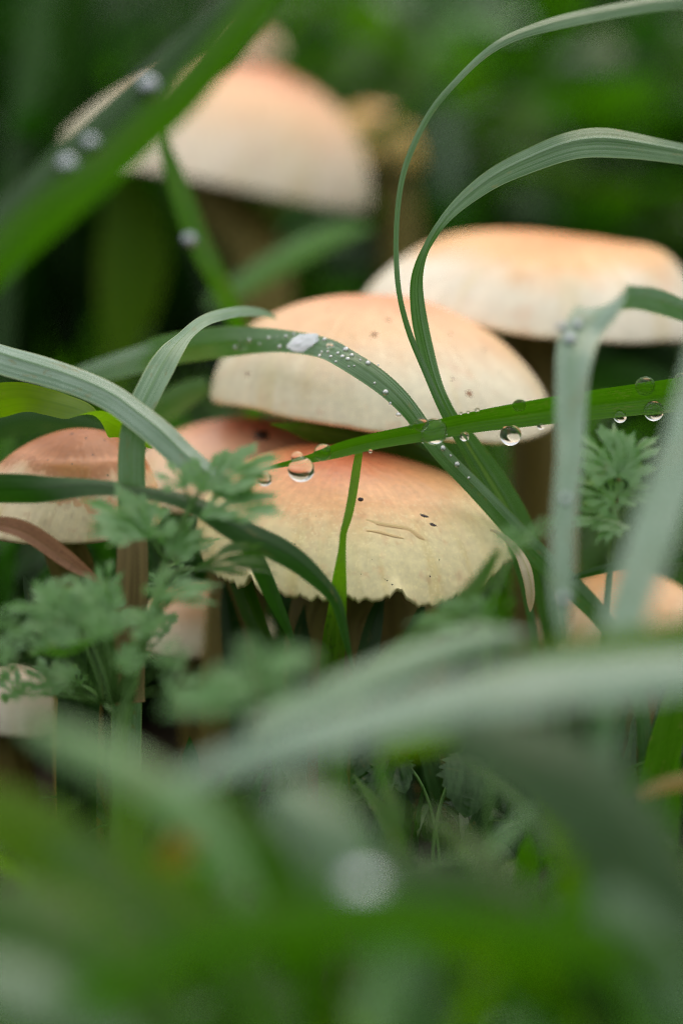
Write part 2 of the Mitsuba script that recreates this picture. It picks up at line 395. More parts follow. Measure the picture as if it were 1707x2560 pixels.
    u = np.linspace(0, 1, 26)
    p = PchipInterpolator(s, pts)(u)
    p[:, 0] += 0.0012 * np.sin(u * 5 + seed)
    rad = stem_r * (0.92 + 0.22 * u ** 2 + 0.10 * meshkit.noise(np.stack([u * 6, u * 0 + seed, u * 0], -1)))
    v, f, uvs = tube(p, rad, 28)
    put(key + '__stem', v, f, 'stem_flesh', uvs)
    tag(key, label, 'mushroom', group)
    return key


def speck(owner, px, py, r_px, mat, name='spot', flat=0.35, stretch=1.0, label=None):
    """A fleck that lies on a cap: a small lumpy body, a sub-part of the cap."""
    hit = ray_hit(*meshes[owner], px, py)
    if hit is None:
        return
    q, n = hit
    d = (q - CAM) @ FWD
    m = trimesh.creation.icosphere(2)
    v = m.vertices * (1 + 0.5 * (meshkit.noise(m.vertices * 1.7 + px) - 0.5))[:, None]
    a = unit(np.cross(n, [0.3, 0.1, 1.0]))
    b = np.cross(n, a)
    r = r_px * K * d
    v = q + r * (v[:, :1] * a * stretch + v[:, 1:2] * b + v[:, 2:] * n * flat)
    k = key_for(owner + '__' + name)
    put(k, v, m.faces, mat)
    if label:
        tag(k, label)


# ------------------------------------------------------------------ leaves
def lobe(ang, length, w, teeth, r):
    """One wedge-shaped lobe of a cut leaf, pointing up, notched at its end."""
    pts = [(-0.045, 0.0), (-0.038, length * 0.46)]
    tips = np.linspace(-1, 1, teeth)
    top = []
    for i, s in enumerate(tips):
        y = length * (1 - 0.20 * abs(s)) * (1 + 0.06 * r.uniform(-1, 1))
        top.append((s * w * 1.02, y))
        if i < teeth - 1:
            m = (s + tips[i + 1]) / 2
            top.append((m * w * 0.92, length * (0.86 - 0.06 * abs(m))))
    left = (-w * 0.92, length * 0.62)
    right = (w * 0.92, length * 0.62)
    pts += [left] + top + [right, (0.038, length * 0.46), (0.045, 0.0)]
    c, s = math.cos(ang), math.sin(ang)
    return Polygon([(x * c + y * s, -x * s + y * c) for x, y in pts]).buffer(0)


def cut_outline(seed, lobes=5, spread=78, w=0.12, teeth=3):
    r = np.random.default_rng(seed)
    out = []
    for a in np.linspace(-spread, spread, lobes):
        L = (1.0 - 0.30 * abs(a) / 75) * r.uniform(0.88, 1.08)
        out.append(lobe(math.radians(a + r.uniform(-6, 6)), L, w * r.uniform(0.85, 1.2), teeth, r))
    g = unary_union(out)
    g = g.buffer(-0.012).buffer(0.018)
    return max(g.geoms, key=lambda x: x.area) if hasattr(g, 'geoms') else g


def serrated_outline(seed, w=0.42, teeth=7):
    r = np.random.default_rng(seed)
    right, left = [], []
    for i in range(teeth):
        y = (i + 0.5) / teeth
        ww = w * math.sin(math.pi * min(1, y * 0.86 + 0.12)) ** 0.8
        right += [(ww * r.uniform(0.95, 1.1), y + 0.07), (ww * 0.80, y + 0.09)]
        left += [(-ww * r.uniform(0.95, 1.1), y + 0.07), (-ww * 0.80, y + 0.09)]
    g = Polygon([(0.03, 0)] + right + [(0, 1.08)] + left[::-1] + [(-0.03, 0)]).buffer(0)
    return max(g.geoms, key=lambda x: x.area) if hasattr(g, 'geoms') else g


def oval_outline(seed, w=0.4):
    y = np.linspace(0, 1, 24)
    ww = w * np.sin(math.pi * y ** 0.8) ** 0.8 + 0.01
    return Polygon(np.vstack([np.stack([ww, y], 1), np.stack([-ww, y], 1)[::-1]])).buffer(0)


def leaf_mesh(outline, base, tip, width=1.0, roll=0.0, bend=0.12, cup=0.15, seed=0, fine=0.075, up=False):
    """A leaf blade from an outline (base at the origin, tip at y = 1) laid between two points, bent along its length, cupped across and a little crumpled."""
    v2, f = trimesh.creation.triangulate_polygon(outline, engine='earcut')
    v2, f = trimesh.remesh.subdivide_to_size(np.column_stack([v2, np.zeros(len(v2))]), f, fine, max_iter=8)
    v2 = v2[:, :2]
    A, B = P(*base), P(*tip)
    L = np.linalg.norm(B - A)
    t = (B - A) / L
    mid = (A + B) / 2
    s0 = unit(np.cross(t, CAM - mid))
    n0 = np.cross(s0, t)
    if up:
        n_up = np.array([0.0, -0.62, 0.8])
        n0 = unit(n_up - t * (n_up @ t))
        s0 = np.cross(t, n0)
        width = width * 1.08
    c, s = math.cos(math.radians(roll)), math.sin(math.radians(roll))
    side, nor = c * s0 + s * n0, c * n0 - s * s0
    x, y = v2[:, 0] * width, v2[:, 1]
    h = bend * 4 * y * (1 - y) + cup * np.abs(x) ** 1.5 + 0.025 * (meshkit.fbm(np.stack([x * 3, y * 3, x * 0 + seed], -1), 3) - 0.5) - 0.02 * np.exp(-(x / 0.03) ** 2)
    v = A + L * (x[:, None] * side + y[:, None] * t + h[:, None] * nor)
    return v, f, np.stack([0.5 + v2[:, 0] * 0.8, v2[:, 1] + seed * 1.3], -1)


def leaflet(key, base, tip, mat='herb_leaf', kind='cut', seed=0, **kw):
    if mat == 'herb_leaf' and abs(kw.get('roll', 0)) < 60:
        kw['up'] = True
        kw['roll'] = kw.get('roll', 0) * 0.4
        tip = (tip[0], tip[1], base[2] + 0.55 * (base[1] - tip[1]) * K * base[2])
    o = {'cut': cut_outline, 'serrated': serrated_outline, 'oval': oval_outline}[kind](seed, **kw.pop('shape', {}))
    v, f, uv = leaf_mesh(o, base, tip, seed=seed, **kw)
    return put(key_for(key + '__leaflet'), v, f, mat, uv)


# ------------------------------------------------------------------ water drops
BALL = trimesh.creation.icosphere(3)


def drop_at(q, r, label, group, up=None, flat=1.0, pear=0.0, stretch=1.0, along=None, mat='water', lump=0.0):
    v = np.array(BALL.vertices)
    if lump:
        v = v * (1 + lump * (meshkit.fbm(v * 2.1 + 5.0, 3) - 0.5))[:, None]
    n = np.array([0, 0, 1.0]) if up is None else unit(np.asarray(up))
    a = np.array([1.0, 0, 0]) if along is None else unit(along)
    a = unit(a - n * (a @ n))
    b = np.cross(n, a)
    z = v[:, 2]
    k = 1 - pear * np.clip(z, 0, 1) ** 1.5
    vv = q + r * ((v[:, :1] * k[:, None]) * a * stretch + (v[:, 1:2] * k[:, None]) * b + (z * flat * (1 + pear * np.clip(z, 0, 1)))[:, None] * n)
    key = key_for('water_drop')
    put(key, vv, BALL.faces, mat)
    tag(key, label, 'water drop', group)
    return key


def drop_on(owner, px, py, r_px, label, group='water drops on the grass blades', sink=0.25, depth=None, **kw):
    """A drop on a blade where the view ray meets it, or hung beside its edge at the blade's own distance."""
    hit = ray_hit(*meshes[owner], px, py)
    if hit is not None:
        q, n = hit
        r = r_px * K * ((q - CAM) @ FWD)
        flat = kw.pop('flat', 0.75)
        return drop_at(q + n * r * flat * (1 - 2 * sink), r, label, group, up=n, flat=flat, **kw)
    v = meshes[owner][0]
    if depth is None:
        dd = (v - CAM) @ FWD
        sx = (v - CAM) @ RIGHT / (K * dd) + 853.5
        sy = 1280 - (v - CAM) @ UP / (K * dd)
        depth = dd[((sx - px) ** 2 + (sy - py) ** 2).argmin()]
    return drop_at(P(px, py, depth), r_px * K * depth, label, group, **kw)


# ================================================================== the setting
def make_ground():
    xs = np.concatenate([[-40, -15, -6, -3, -1.8], np.linspace(-1.2, 1.2, 121), [1.8, 3, 6, 15, 40]])
    ys = np.concatenate([[-40, -10, -3, -1, -0.4], np.linspace(-0.1, 2.5, 131), [2.8, 3.2, 4, 6, 10, 20, 60]])
    X, Y = np.meshgrid(xs, ys, indexing='ij')
    Z = terrain(X, Y) + 0.004 * (meshkit.fbm(np.stack([X * 60, Y * 60, X * 0], -1), 3) - 0.5)
    v = np.stack([X, Y, Z], -1).reshape(-1, 3)
    ny = len(ys)
    i, j = np.meshgrid(np.arange(len(xs) - 1), np.arange(ny - 1), indexing='ij')
    a = i * ny + j
    q = np.stack([a, a + ny, a + ny + 1, a + 1], -1).reshape(-1, 4)
    put('ground', v, np.vstack([q[:, [0, 1, 2]], q[:, [0, 2, 3]]]), 'soil', v[:, :2])
    tag('ground', 'dark damp soil under the grass', kind='structure')


make_ground()


def strands(n, xr, yr, hr, wr, seed, keep=None, bend=0.6, seg=7, cols=2):
    """Many loose blades as one mesh: rooted in the ground, each leaning and arching its own way."""
    r = np.random.default_rng(seed)
    x, y = r.uniform(*xr, n), r.uniform(*yr, n)
    if keep is not None:
        ok = keep(x, y, r)
        x, y = x[ok], y[ok]
        n = len(x)
    h, w = r.uniform(*hr, n), r.uniform(*wr, n)
    az, le = r.uniform(0, 2 * np.pi, n), r.uniform(0.15, 1, n) * bend
    z = terrain(x, y) - 0.003
    s = np.linspace(0, 1, seg)
    ang = le[:, None] * (0.3 + 1.9 * s[None] ** 1.3)
    ds = h[:, None] / seg
    out = np.cumsum(np.sin(ang) * ds, 1)
    upz = np.cumsum(np.cos(ang) * ds, 1)
    p = np.stack([x[:, None] + np.cos(az)[:, None] * out, y[:, None] + np.sin(az)[:, None] * out, z[:, None] + upz], -1)
    fa = az + np.pi / 2 + r.normal(0, 0.5, n)
    side = np.stack([np.cos(fa), np.sin(fa), 0 * fa], -1)[:, None]
    ww = (w[:, None] / 2 * np.minimum(1, (0.4 + 2.2 * s[None])) * np.sqrt(np.maximum(0.0, 1 - s[None] ** 2.2)))[..., None]
    v = np.stack([p - side * ww, p + side * ww], 2)
    uv = np.stack(np.broadcast_arrays(np.array([0.2, 0.8])[None, None, :], (s[None, :, None] * 0.8 + r.uniform(0, 40, n)[:, None, None])), -1)
    base = (np.arange(n) * seg * 2)[:, None] + (np.arange(seg - 1) * 2)[None]
    q = np.stack([base, base + 1, base + 3, base + 2], -1).reshape(-1, 4)
    return v.reshape(-1, 3), np.vstack([q[:, [0, 1, 2]], q[:, [0, 2, 3]]]), uv.reshape(-1, 2)


def oval_leaves(n, place, size, seed):
    """Many small oval leaves as one mesh, each its own way up."""
    r = np.random.default_rng(seed)
    p = place(r, n)
    n = len(p)
    s = r.uniform(*size, n)
    t = unit(r.normal(0, 1, (n, 3)) * [1, 1, 0.5])
    up = unit(r.normal(0, 0.55, (n, 3)) + [0, -0.1, 1.0])
    side = unit(np.cross(t, up))
    t = np.cross(up, side)
    o = np.array([(0, 0), (0.26, 0.25), (0.33, 0.55), (0.2, 0.85), (0, 1), (-0.2, 0.85), (-0.33, 0.55), (-0.26, 0.25), (0, 0.5)])
    hh = 0.12 * np.abs(o[:, 0]) - 0.25 * (o[:, 1] - 0.4) ** 2
    v = p[:, None] + s[:, None, None] * (o[None, :, :1] * side[:, None] + (o[None, :, 1:] - 0.5) * t[:, None] + hh[None, :, None] * up[:, None])
    tri = np.array([(8, i, (i + 1) % 8) for i in range(8)])
    f = (np.arange(n) * 9)[:, None, None] + tri[None]
    uv = np.stack(np.broadcast_arrays(o[None, :, 0] + 0.5, o[None, :, 1] + r.uniform(0, 40, n)[:, None]), -1)
    return v.reshape(-1, 3), f.reshape(-1, 3), uv.reshape(-1, 2)


def stuff(key, mesh, mat, label, cat=None):
    put(key, mesh[0], mesh[1], mat, mesh[2])
    tag(key, label, cat, kind='stuff')


# far meadow, behind the mushrooms
far = lambda x, y, r: (np.abs(x) < 0.16 + 0.22 * y)
stuff('grass', strands(1500, (-0.7, 0.7), (1.0, 2.5), (0.06, 0.20), (0.004, 0.010), 11, far, 0.75), 'dark_blade', 'dark green grass of the meadow behind the mushrooms')
stuff('lush_grass', strands(1100, (-0.6, 0.6), (0.95, 2.1), (0.05, 0.16), (0.005, 0.011), 12, far, 0.9), 'fresh_blade', 'fresh green grass among the darker grass of the far meadow')
stuff('pale_grass', strands(320, (-0.5, 0.5), (0.95, 1.7), (0.06, 0.16), (0.006, 0.012), 13, far, 1.0), 'glaucous_blade', 'pale bluish grass arching in the far meadow')


def clumps(y0, y1, n_c, hmax, spread):
    def place(r, n):
        cx, cy = r.uniform(-0.5, 0.5, n_c), r.uniform(y0, y1, n_c)
        ch = r.uniform(0.02, hmax, n_c)
        i = r.integers(0, n_c, n)
        q = np.stack([cx[i], cy[i], terrain(cx[i], cy[i]) + ch[i]], -1) + r.normal(0, spread, (n, 3)) * [1, 1, 0.8]
        q = q[(np.abs(q[:, 0]) < 0.14 + 0.2 * q[:, 1]) & (q[:, 1] > 0.88)]
        q[:, 2] = np.maximum(q[:, 2], terrain(q[:, 0], q[:, 1]) + 0.006)
        return q
    return place


stuff('undergrowth', oval_leaves(3200, clumps(0.93, 1.6, 120, 0.09, 0.03), (0.018, 0.042), 21), 'dark_blade', 'dark leafy undergrowth behind the mushrooms, out of focus')
stuff('bright_undergrowth', oval_leaves(1500, clumps(0.92, 1.5, 75, 0.10, 0.022), (0.018, 0.042), 22), 'fresh_blade', 'brighter green leaves in the undergrowth behind the mushrooms')
stuff('lime_undergrowth', oval_leaves(700, clumps(0.90, 1.35, 46, 0.11, 0.016), (0.016, 0.036), 24), 'lime_leaf', 'yellow-green leaves in the undergrowth behind the mushrooms')
stuff('pale_undergrowth', oval_leaves(750, clumps(0.90, 1.3, 60, 0.11, 0.014), (0.016, 0.036), 23), 'herb_leaf', 'pale green leaves in the undergrowth behind the mushrooms')


# low turf between and round the mushrooms, kept below the caps
def z_line(py, d):
    return CAM[2] - d * math.sin(PITCH) + (1280 - py) * K * d * math.cos(PITCH)


clear = lambda x, y: ~((x > -0.095) & (x < -0.046) & (y < 0.632)) & ~((x > -0.052) & (x < -0.008) & (y > 0.565) & (y < 0.665))
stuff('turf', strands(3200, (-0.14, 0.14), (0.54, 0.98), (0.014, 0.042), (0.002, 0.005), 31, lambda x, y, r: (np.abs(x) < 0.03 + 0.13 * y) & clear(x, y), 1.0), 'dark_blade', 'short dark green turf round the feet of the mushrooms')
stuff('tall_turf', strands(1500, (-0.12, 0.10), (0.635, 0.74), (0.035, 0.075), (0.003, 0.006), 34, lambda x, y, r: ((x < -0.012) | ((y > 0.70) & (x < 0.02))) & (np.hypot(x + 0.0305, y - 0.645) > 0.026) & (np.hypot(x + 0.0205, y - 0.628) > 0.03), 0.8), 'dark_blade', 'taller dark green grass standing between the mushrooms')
stuff('tall_grass', strands(520, (-0.17, -0.02), (0.86, 1.02), (0.08, 0.20), (0.006, 0.012), 35, lambda x, y, r: (x < -0.062) | (r.uniform(0, 1, len(x)) < 0.35), 0.7), 'painted_shade_blade', 'tall grass painted dark as shade behind the pointed mushroom at the upper left')  # this corner's darkness is shade put into the grass colour
stuff('soft_grass', strands(420, (-0.12, 0.06), (0.70, 0.86), (0.03, 0.085), (0.004, 0.008), 36, lambda x, y, r: (x < 0.0) | (y > 0.78), 0.9), 'fresh_blade', 'fresh blurred grass round the stem of the pointed mushroom')
stuff('foreground_turf', strands(900, (-0.12, 0.12), (0.24, 0.52), (0.02, 0.048), (0.0025, 0.006), 32, lambda x, y, r: np.abs(x) < 0.03 + 0.13 * y, 1.1), 'fresh_blade', 'blurred short green turf close to the camera')
near = lambda x, y, r: np.abs(x) < 0.02 + 0.13 * y
stuff('foreground_grass', strands(200, (-0.09, 0.09), (0.33, 0.46), (0.030, 0.066), (0.0025, 0.006), 41, near, 1.2, 10), 'fresh_blade', 'blurred green grass blades close to the camera')
stuff('bright_foreground_grass', strands(110, (-0.09, 0.09), (0.33, 0.46), (0.030, 0.066), (0.0025, 0.006), 42, near, 1.2, 10), 'yellow_blade', 'blurred yellow-green grass blades close to the camera')
stuff('pale_foreground_grass', strands(50, (-0.09, 0.09), (0.33, 0.46), (0.030, 0.064), (0.003, 0.007), 43, near, 1.3, 10), 'herb_leaf', 'blurred pale green grass blades close to the camera')
stuff('lush_turf', strands(600, (-0.12, 0.12), (0.60, 0.95), (0.02, 0.05), (0.002, 0.005), 44, lambda x, y, r: (np.abs(x) < 0.03 + 0.13 * y) & clear(x, y), 1.0), 'fresh_blade', 'fresher green turf among the dark turf round the mushrooms')
stuff('meadow_grass', strands(15000, (-2.2, 2.2), (-0.3, 4.5), (0.04, 0.15), (0.003, 0.008), 45, lambda x, y, r: (np.abs(x) > 0.05 + 0.15 * np.clip(y, 0, 9)) | (y > 2.4), 0.9, 5), 'dark_blade', 'open meadow grass on both sides of the mushrooms and beyond')
stuff('meadow_turf', strands(2500, (-3, 3), (-3, 0.2), (0.05, 0.14), (0.003, 0.007), 33, lambda x, y, r: x * x + (y - 0.1) ** 2 > 0.18 ** 2, 1.0), 'fresh_blade', 'green turf of the meadow on the near side')

# ================================================================== the mushrooms
FRONT = mushroom('large front mushroom with peach cap and ragged torn cream rim', 'mushrooms in the grass', (885, 1352, 0.590), 0.0318, 0.0172, 6, 4, 'front_cap_skin',
                 [(830, 1560, 0.592), (815, None, 0.595)], 0.0075, amax=82, skew=(-3, 4), ragged=0.0008, seed=1, nA=420, nR=70,
                 rim_dz=[(-150, -2.2), (-125, -3.4), (-105, -3.4), (-85, -3.0), (-60, -4.2), (-40, -2.5), (-15, 0.5), (0, 0.8), (90, 1), (180, -0.5)],
                 notch=[(-75, 3.8, 0.0029), (-72.7, 1.0, 0.0007), (-77.2, 1.0, -0.0007), (-68.6, 1.3, 0.0009), (-65.0, 1.1, 0.0006), (-92, 0.9, 0.0007), (-102, 1.1, 0.0008), (-108, 0.9, 0.0007), (-115, 0.9, 0.0008), (-127, 1.8, 0.0028), (-57, 0.9, 0.0005), (-50, 0.8, 0.0005)])
REAR = mushroom("reddish mushroom with a dark round blemish, behind the upper left of the front cap", 'mushrooms in the grass', (580, 1218, 0.627), 0.0233, 0.0146, 4, 3, 'rear_cap_skin',
                [(590, 1450, 0.630), (585, None, 0.632)], 0.0058, amax=84, e2=0.85, skew=(5, 0), seed=12, nA=240, nR=50, rim_dz=[(-140, -1), (-90, -1), (0, 0), (90, 0), (180, 0)])
MIDDLE = mushroom('smooth domed peach mushroom in the middle, under the arched wet blade', 'mushrooms in the grass', (955, 1022, 0.622), 0.0358, 0.0232, 0, 4, 'middle_cap_skin',
                  [(1000, 1250, 0.625), (1010, None, 0.625)], 0.0075, amax=83, skew=(-3, 3), seed=2, nA=260, lift=[(-125, 22, 0.82, 0.12, 0.9), (-98, 14, 0.9, 0.09, -0.7), (-150, 20, 0.85, 0.1, -0.6), (-60, 22, 0.8, 0.12, 0.6)],
                  rim_dz=[(-140, 1), (-120, 0.4), (-100, 0.2), (-80, -0.8), (-50, -1.5), (0, 0), (90, 0), (180, 0)])
RIGHT_M = mushroom('wide cream mushroom with orange-brown crown at the right, its cap running out of the picture', 'mushrooms in the grass', (1345, 795, 0.664), 0.0385, 0.0195, -1, 6, 'right_cap_skin',
                   [(1352, 1080, 0.665), (1345, None, 0.668)], 0.0068, amax=76, e2=0.9, seed=3, skew=(2, 2), nA=240, lift=[(-10, 50, 0.52, 0.2, 3.2), (170, 50, 0.45, 0.2, 1.2), (60, 40, 0.5, 0.2, -1.5)],
                   rim_dz=[(-180, 0), (-120, 0.3), (-90, -0.6), (-50, 0.5), (0, 0), (90, 0)])
BACK = mushroom('tall blurred mushroom with pointed orange-topped cap behind the broad blade at upper left', 'mushrooms in the grass', (540, 428, 0.80), 0.0410, 0.0295, 1, 13, 'back_cap_skin',
                [(650, 700, 0.79), (650, None, 0.80)], 0.0070, amax=74, seed=4, skew=(7, 0), umbo=0.001)
BEHIND = mushroom('blurred ochre-rimmed mushroom tucked behind the right shoulder of the pointed back mushroom', 'mushrooms in the grass', (925, 392, 0.88), 0.0150, 0.0150, -2, 10, 'ochre_cap_skin',
                  [(985, 500, 0.88), (1010, None, 0.88)], 0.0052, amax=80, seed=5, nA=120, nR=30)
TINY = mushroom('small brown-capped mushroom topmost in the picture, peeping over the pointed cap', 'mushrooms in the grass', (640, 132, 0.90), 0.0080, 0.0072, 0, -4, 'left_cap_skin',
                [(680, 260, 0.90), (690, None, 0.92)], 0.003, seed=6, nA=100, nR=26)
LEFT_M = mushroom('cracked brown-topped mushroom with cream sides at the left edge, behind the upright pale blade', 'mushrooms in the grass', (150, 1296, 0.588), 0.0198, 0.0180, 4, 1, 'left_cap_skin',
                  [(205, 1500, 0.592), (212, None, 0.60)], 0.0042, amax=74, skew=(4.5, 0), seed=7, nA=220,
                  lift=[(-90, 70, 0.50, 0.07, 0.7), (-100, 60, 0.72, 0.04, 0.4)])
LOW = mushroom('low pale blurred mushroom below the front cap, left of its stem', 'mushrooms in the grass', (500, 1585, 0.645), 0.0158, 0.0098, 6, 0, 'middle_cap_skin',
               [(505, None, 0.65)], 0.004, seed=8, nA=120, nR=30)
LOW_L = mushroom('pale blurred mushroom lowest at the left edge, beneath the feathery herb', 'mushrooms in the grass', (32, 1782, 0.612), 0.0138, 0.0092, 6, 4, 'pale_cap_skin',
                 [(30, None, 0.615)], 0.004, seed=9, nA=120, nR=30)
LOW_R = mushroom('orange-crowned mushroom low at the right edge, half hidden by pale blurred blades', 'mushrooms in the grass', (1570, 1600, 0.612), 0.0195, 0.0140, 4, 4, 'small_cap_skin',
                 [(1565, 1760, 0.612), (1560, None, 0.615)], 0.0055, seed=10, nA=160, nR=36)

c = FRONT + '__cap'
speck(REAR + '__cap', 654, 1090, 20, 'dark_speck', 'pit', 0.6, label='dark round blemish')
speck(c, 901, 1249, 7, 'dark_speck', 'seed', 0.8, label='black speck')
for x, y, r in ((737, 1361, 3), (1075, 1441, 4), (968, 1452, 4), (980, 1462, 4), (962, 1448, 3), (1098, 1400, 3), (902, 1435, 2), (845, 1388, 3), (1000, 1338, 2), (790, 1290, 2), (930, 1400, 2)):
    speck(c, x, y, r * 0.55, 'dark_speck', 'fleck', 0.4)
speck(c, 1060, 1290, 5, 'dark_speck', 'fibre', 0.3, 2.4)
speck(c, 1082, 1312, 5, 'dark_speck', 'fibre', 0.3, 2.0)
c = MIDDLE + '__cap'
for x, y, r in ((936, 836, 9), (1173, 984, 9), (1210, 874, 5), (1126, 834, 5), (972, 800, 7), (1132, 947, 4), (620, 935, 7), (820, 775, 5), (1060, 900, 3), (1250, 930, 3)):
    speck(c, x, y, r, 'tan_speck', 'spot', 0.22)
c = LEFT_M + '__cap'
for x, y, r in ((232, 1137, 2.5), (180, 1160, 2), (270, 1188, 2.5), (180, 1085, 4), (120, 1150, 2), (215, 1095, 3), (262, 1100, 3)):
    speck(c, x, y, r, 'dark_speck', 'fleck', 0.4)

# ================================================================== blades in and near the focus
A = blade('thin grass blade of the upper, larger hoop arching in from the top right corner',
          [(1760, -2, 0.6, 38, -40), (1534, 24, 0.59, 36, -40), (1398, 53, 0.58, 34, -35), (1324, 75, 0.575, 27, -25), (1251, 106, 0.57, 22, -25), (1196, 146, 0.568, 18, -30), (1142, 199, 0.566, 16, -35), (1082, 270, 0.566, 16, -20), (1033, 362, 0.566, 15, -20), (1007, 436, 0.566, 14, -20), (992, 545, 0.566, 13, -10), (990, 640, 0.566, 13, -10), (997, 727, 0.566, 13, 10), (1011, 792, 0.567, 14, 10), (1030, 850, 0.568, 15, 10), (1060, 920, 0.569, 16, 10), (1108, 1030, 0.57, 18, 0), (1165, 1130, 0.574, 20, 0), (1250, 1290, 0.58, 22, 0), (1300, None, 0.6, 16, 0)], 'glaucous_blade', fold=0.3, n=140)
B = blade('grass blade with a pale midrib of the lower hoop, arching in from the right edge',
          [(1790, 400, 0.585, 44, -45), (1707, 381, 0.58, 50, -45), (1615, 365, 0.575, 60, -42), (1506, 352, 0.572, 75, -40), (1414, 364, 0.57, 70, -38), (1332, 395, 0.57, 62, -35), (1245, 436, 0.57, 52, -32), (1185, 477, 0.569, 42, -30), (1136, 520, 0.568, 31, -25), (1095, 569, 0.567, 22, 0), (1068, 615, 0.567, 19, 30), (1055, 645, 0.567, 22, 45), (1043, 694, 0.568, 30, 35), (1043, 749, 0.569, 36, 25), (1052, 814, 0.57, 40, 20), (1068, 885, 0.571, 38, 20), (1093, 967, 0.572, 32, 20), (1125, 1032, 0.574, 28, 10), (1172, 1110, 0.578, 52, 0), (1235, 1205, 0.583, 68, 0), (1290, 1300, 0.588, 70, 0), (1345, 1430, 0.594, 60, 0), (1400, None, 0.6, 40, 0)],
          'glaucous_blade', fold=0.22, n=170, channel=0.14)
C = blade('beaded blue-green blade arching over the middle cap and sloping down to the right',
          [(-10, None, 0.655, 30, 0), (10, 1250, 0.65, 36, 0), (60, 1010, 0.64, 30, 0), (150, 962, 0.632, 50, 20), (225, 933, 0.625, 56, 30), (330, 900, 0.615, 66, 35), (430, 873, 0.605, 78, -10), (530, 858, 0.600, 80, -10), (641, 850, 0.590, 66, 10), (718, 852, 0.585, 56, 25), (794, 864, 0.580, 55, 32), (865, 895, 0.57, 56, 38), (928, 935, 0.569, 56, 35), (988, 984, 0.569, 52, 30), (1040, 1045, 0.57, 44, 20), (1090, 1117, 0.571, 42, 20), (1158, 1190, 0.573, 44, 15), (1235, 1270, 0.575, 48, 10), (1332, 1375, 0.578, 56, 0), (1420, 1460, 0.58, 58, 0), (1500, 1540, 0.582, 50, 0), (1600, None, 0.59, 34, 0)], 'glaucous_blade', fold=0.22, n=170, nc=20, wob=0.05)
D = blade('long dark green blade crossing from centre to right edge, hung with large drops',
          [(600, 1185, .556, 3, -20), (640, 1177, .557, 6, -20), (700, 1163, .558, 12, -20), (757, 1150, .559, 18, -20), (800, 1139, .56, 27, -18), (853, 1123, .56, 38, -16), (962, 1097, .561, 42, -14), (1071, 1077, .561, 47, -14), (1180, 1055, .562, 52, -14),
           (1289, 1038, .562, 62, -14), (1398, 1022, .562, 68, -12), (1506, 1008, .562, 75, -12), (1615, 995, .562, 80, -12), (1707, 984, .562, 86, -10), (1830, 975, .562, 88, -10)], 'fresh_blade', fold=-0.25, n=130, nc=22)
E = blade('narrow upright yellow-green speckled blade in front of the ragged cap',
          [(900, 1120, .563, 14, 0), (896, 1140, .562, 19, 0), (888, 1191, .561, 22, 0), (879, 1249, .559, 22, 10), (867, 1303, .557, 20, 30), (859, 1332, .556, 17, 45), (856, 1367, .556, 18, 30), (852, 1408, .556, 26, 10), (848, 1453, .557, 36, 0),
           (844, 1510, .558, 44, 0), (835, 1600, .56, 58, 0), (828, 1690, .562, 60, 0), (820, None, .565, 40, 0)], 'speckled_blade', fold=0.15, n=110)
F = blade('upright pale blade at the left, arching over to the right at its top',
          [(335, None, .558, 70, 0), (320, 1640, .556, 76, 0), (328, 1464, .552, 76, 0), (331, 1365, .551, 75, 0), (329, 1205, .55, 70, 0), (332, 1087, .55, 66, 0), (345, 1036, .551, 64, 0), (371, 979, .553, 68, 8), (397, 928, .556, 66, 15), (428, 877, .56, 54, 25),
           (466, 835, .566, 32, 40), (507, 803, .572, 30, 45), (565, 783, .58, 28, 40), (622, 777, .59, 24, 40), (664, 783, .596, 16, 40), (692, 796, .60, 4, 40)], 'pale_blade', fold=0.12, n=150, nc=20)
G = blade('broad grooved pale blade sweeping in from the left edge, down behind the feathery herb',
          [(-90, 868, 0.56, 66, 45), (0, 891, 0.557, 72, 45), (64, 910, 0.555, 74, 42), (137, 931, 0.553, 70, 40), (207, 956, 0.551, 68, 38), (281, 991, 0.549, 68, 36), (335, 1030, 0.547, 70, 34), (399, 1081, 0.545, 72, 32), (455, 1134, 0.544, 68, 30), (523, 1190, 0.543, 54, 25), (565, 1232, 0.543, 34, 10), (590, 1258, 0.543, 4, 0)],
          'frosted_blade', fold=0.35, n=110, nc=24, ridge=0.00009, channel=0.1)
Hb = blade('yellow-green underside of a twisted blade at the left edge, above the cracked brown cap',
           [(-100, 1015, .575, 80, 0), (0, 1000, .572, 86, 0), (48, 993, .57, 76, 5), (96, 998, .568, 66, 20), (143, 1010, .566, 62, 50), (198, 1027, .564, 54, 62), (255, 1052, .562, 50, 110), (300, 1073, .561, 40, 140), (340, 1095, .561, 26, 140), (380, 1120, .561, 4, 140)],
           'yellow_blade', fold=0.14, n=90)
I = blade('dark blue-green blade crossing the cracked cap from the left edge and drooping to a point',
          [(-100, 1226, 0.548, 70, -25), (0, 1223, 0.546, 74, -25), (64, 1223, 0.545, 72, -15), (128, 1222, 0.544, 62, 15), (191, 1217, 0.543, 50, 40), (287, 1219, 0.542, 36, 50), (364, 1230, 0.541, 32, 50), (460, 1252, 0.54, 40, 40), (523, 1282, 0.54, 52, 30), (603, 1328, 0.541, 64, 22), (683, 1366, 0.543, 64, 18), (747, 1405, 0.545, 56, 15), (800, 1453, 0.547, 42, 12), (838, 1500, 0.548, 30, 10), (856, 1560, 0.549, 24, 0), (872, 1630, 0.55, 14, 0), (888, 1706, 0.551, 2, 0)], 'dark_blade', fold=0.3, n=140, nc=20)
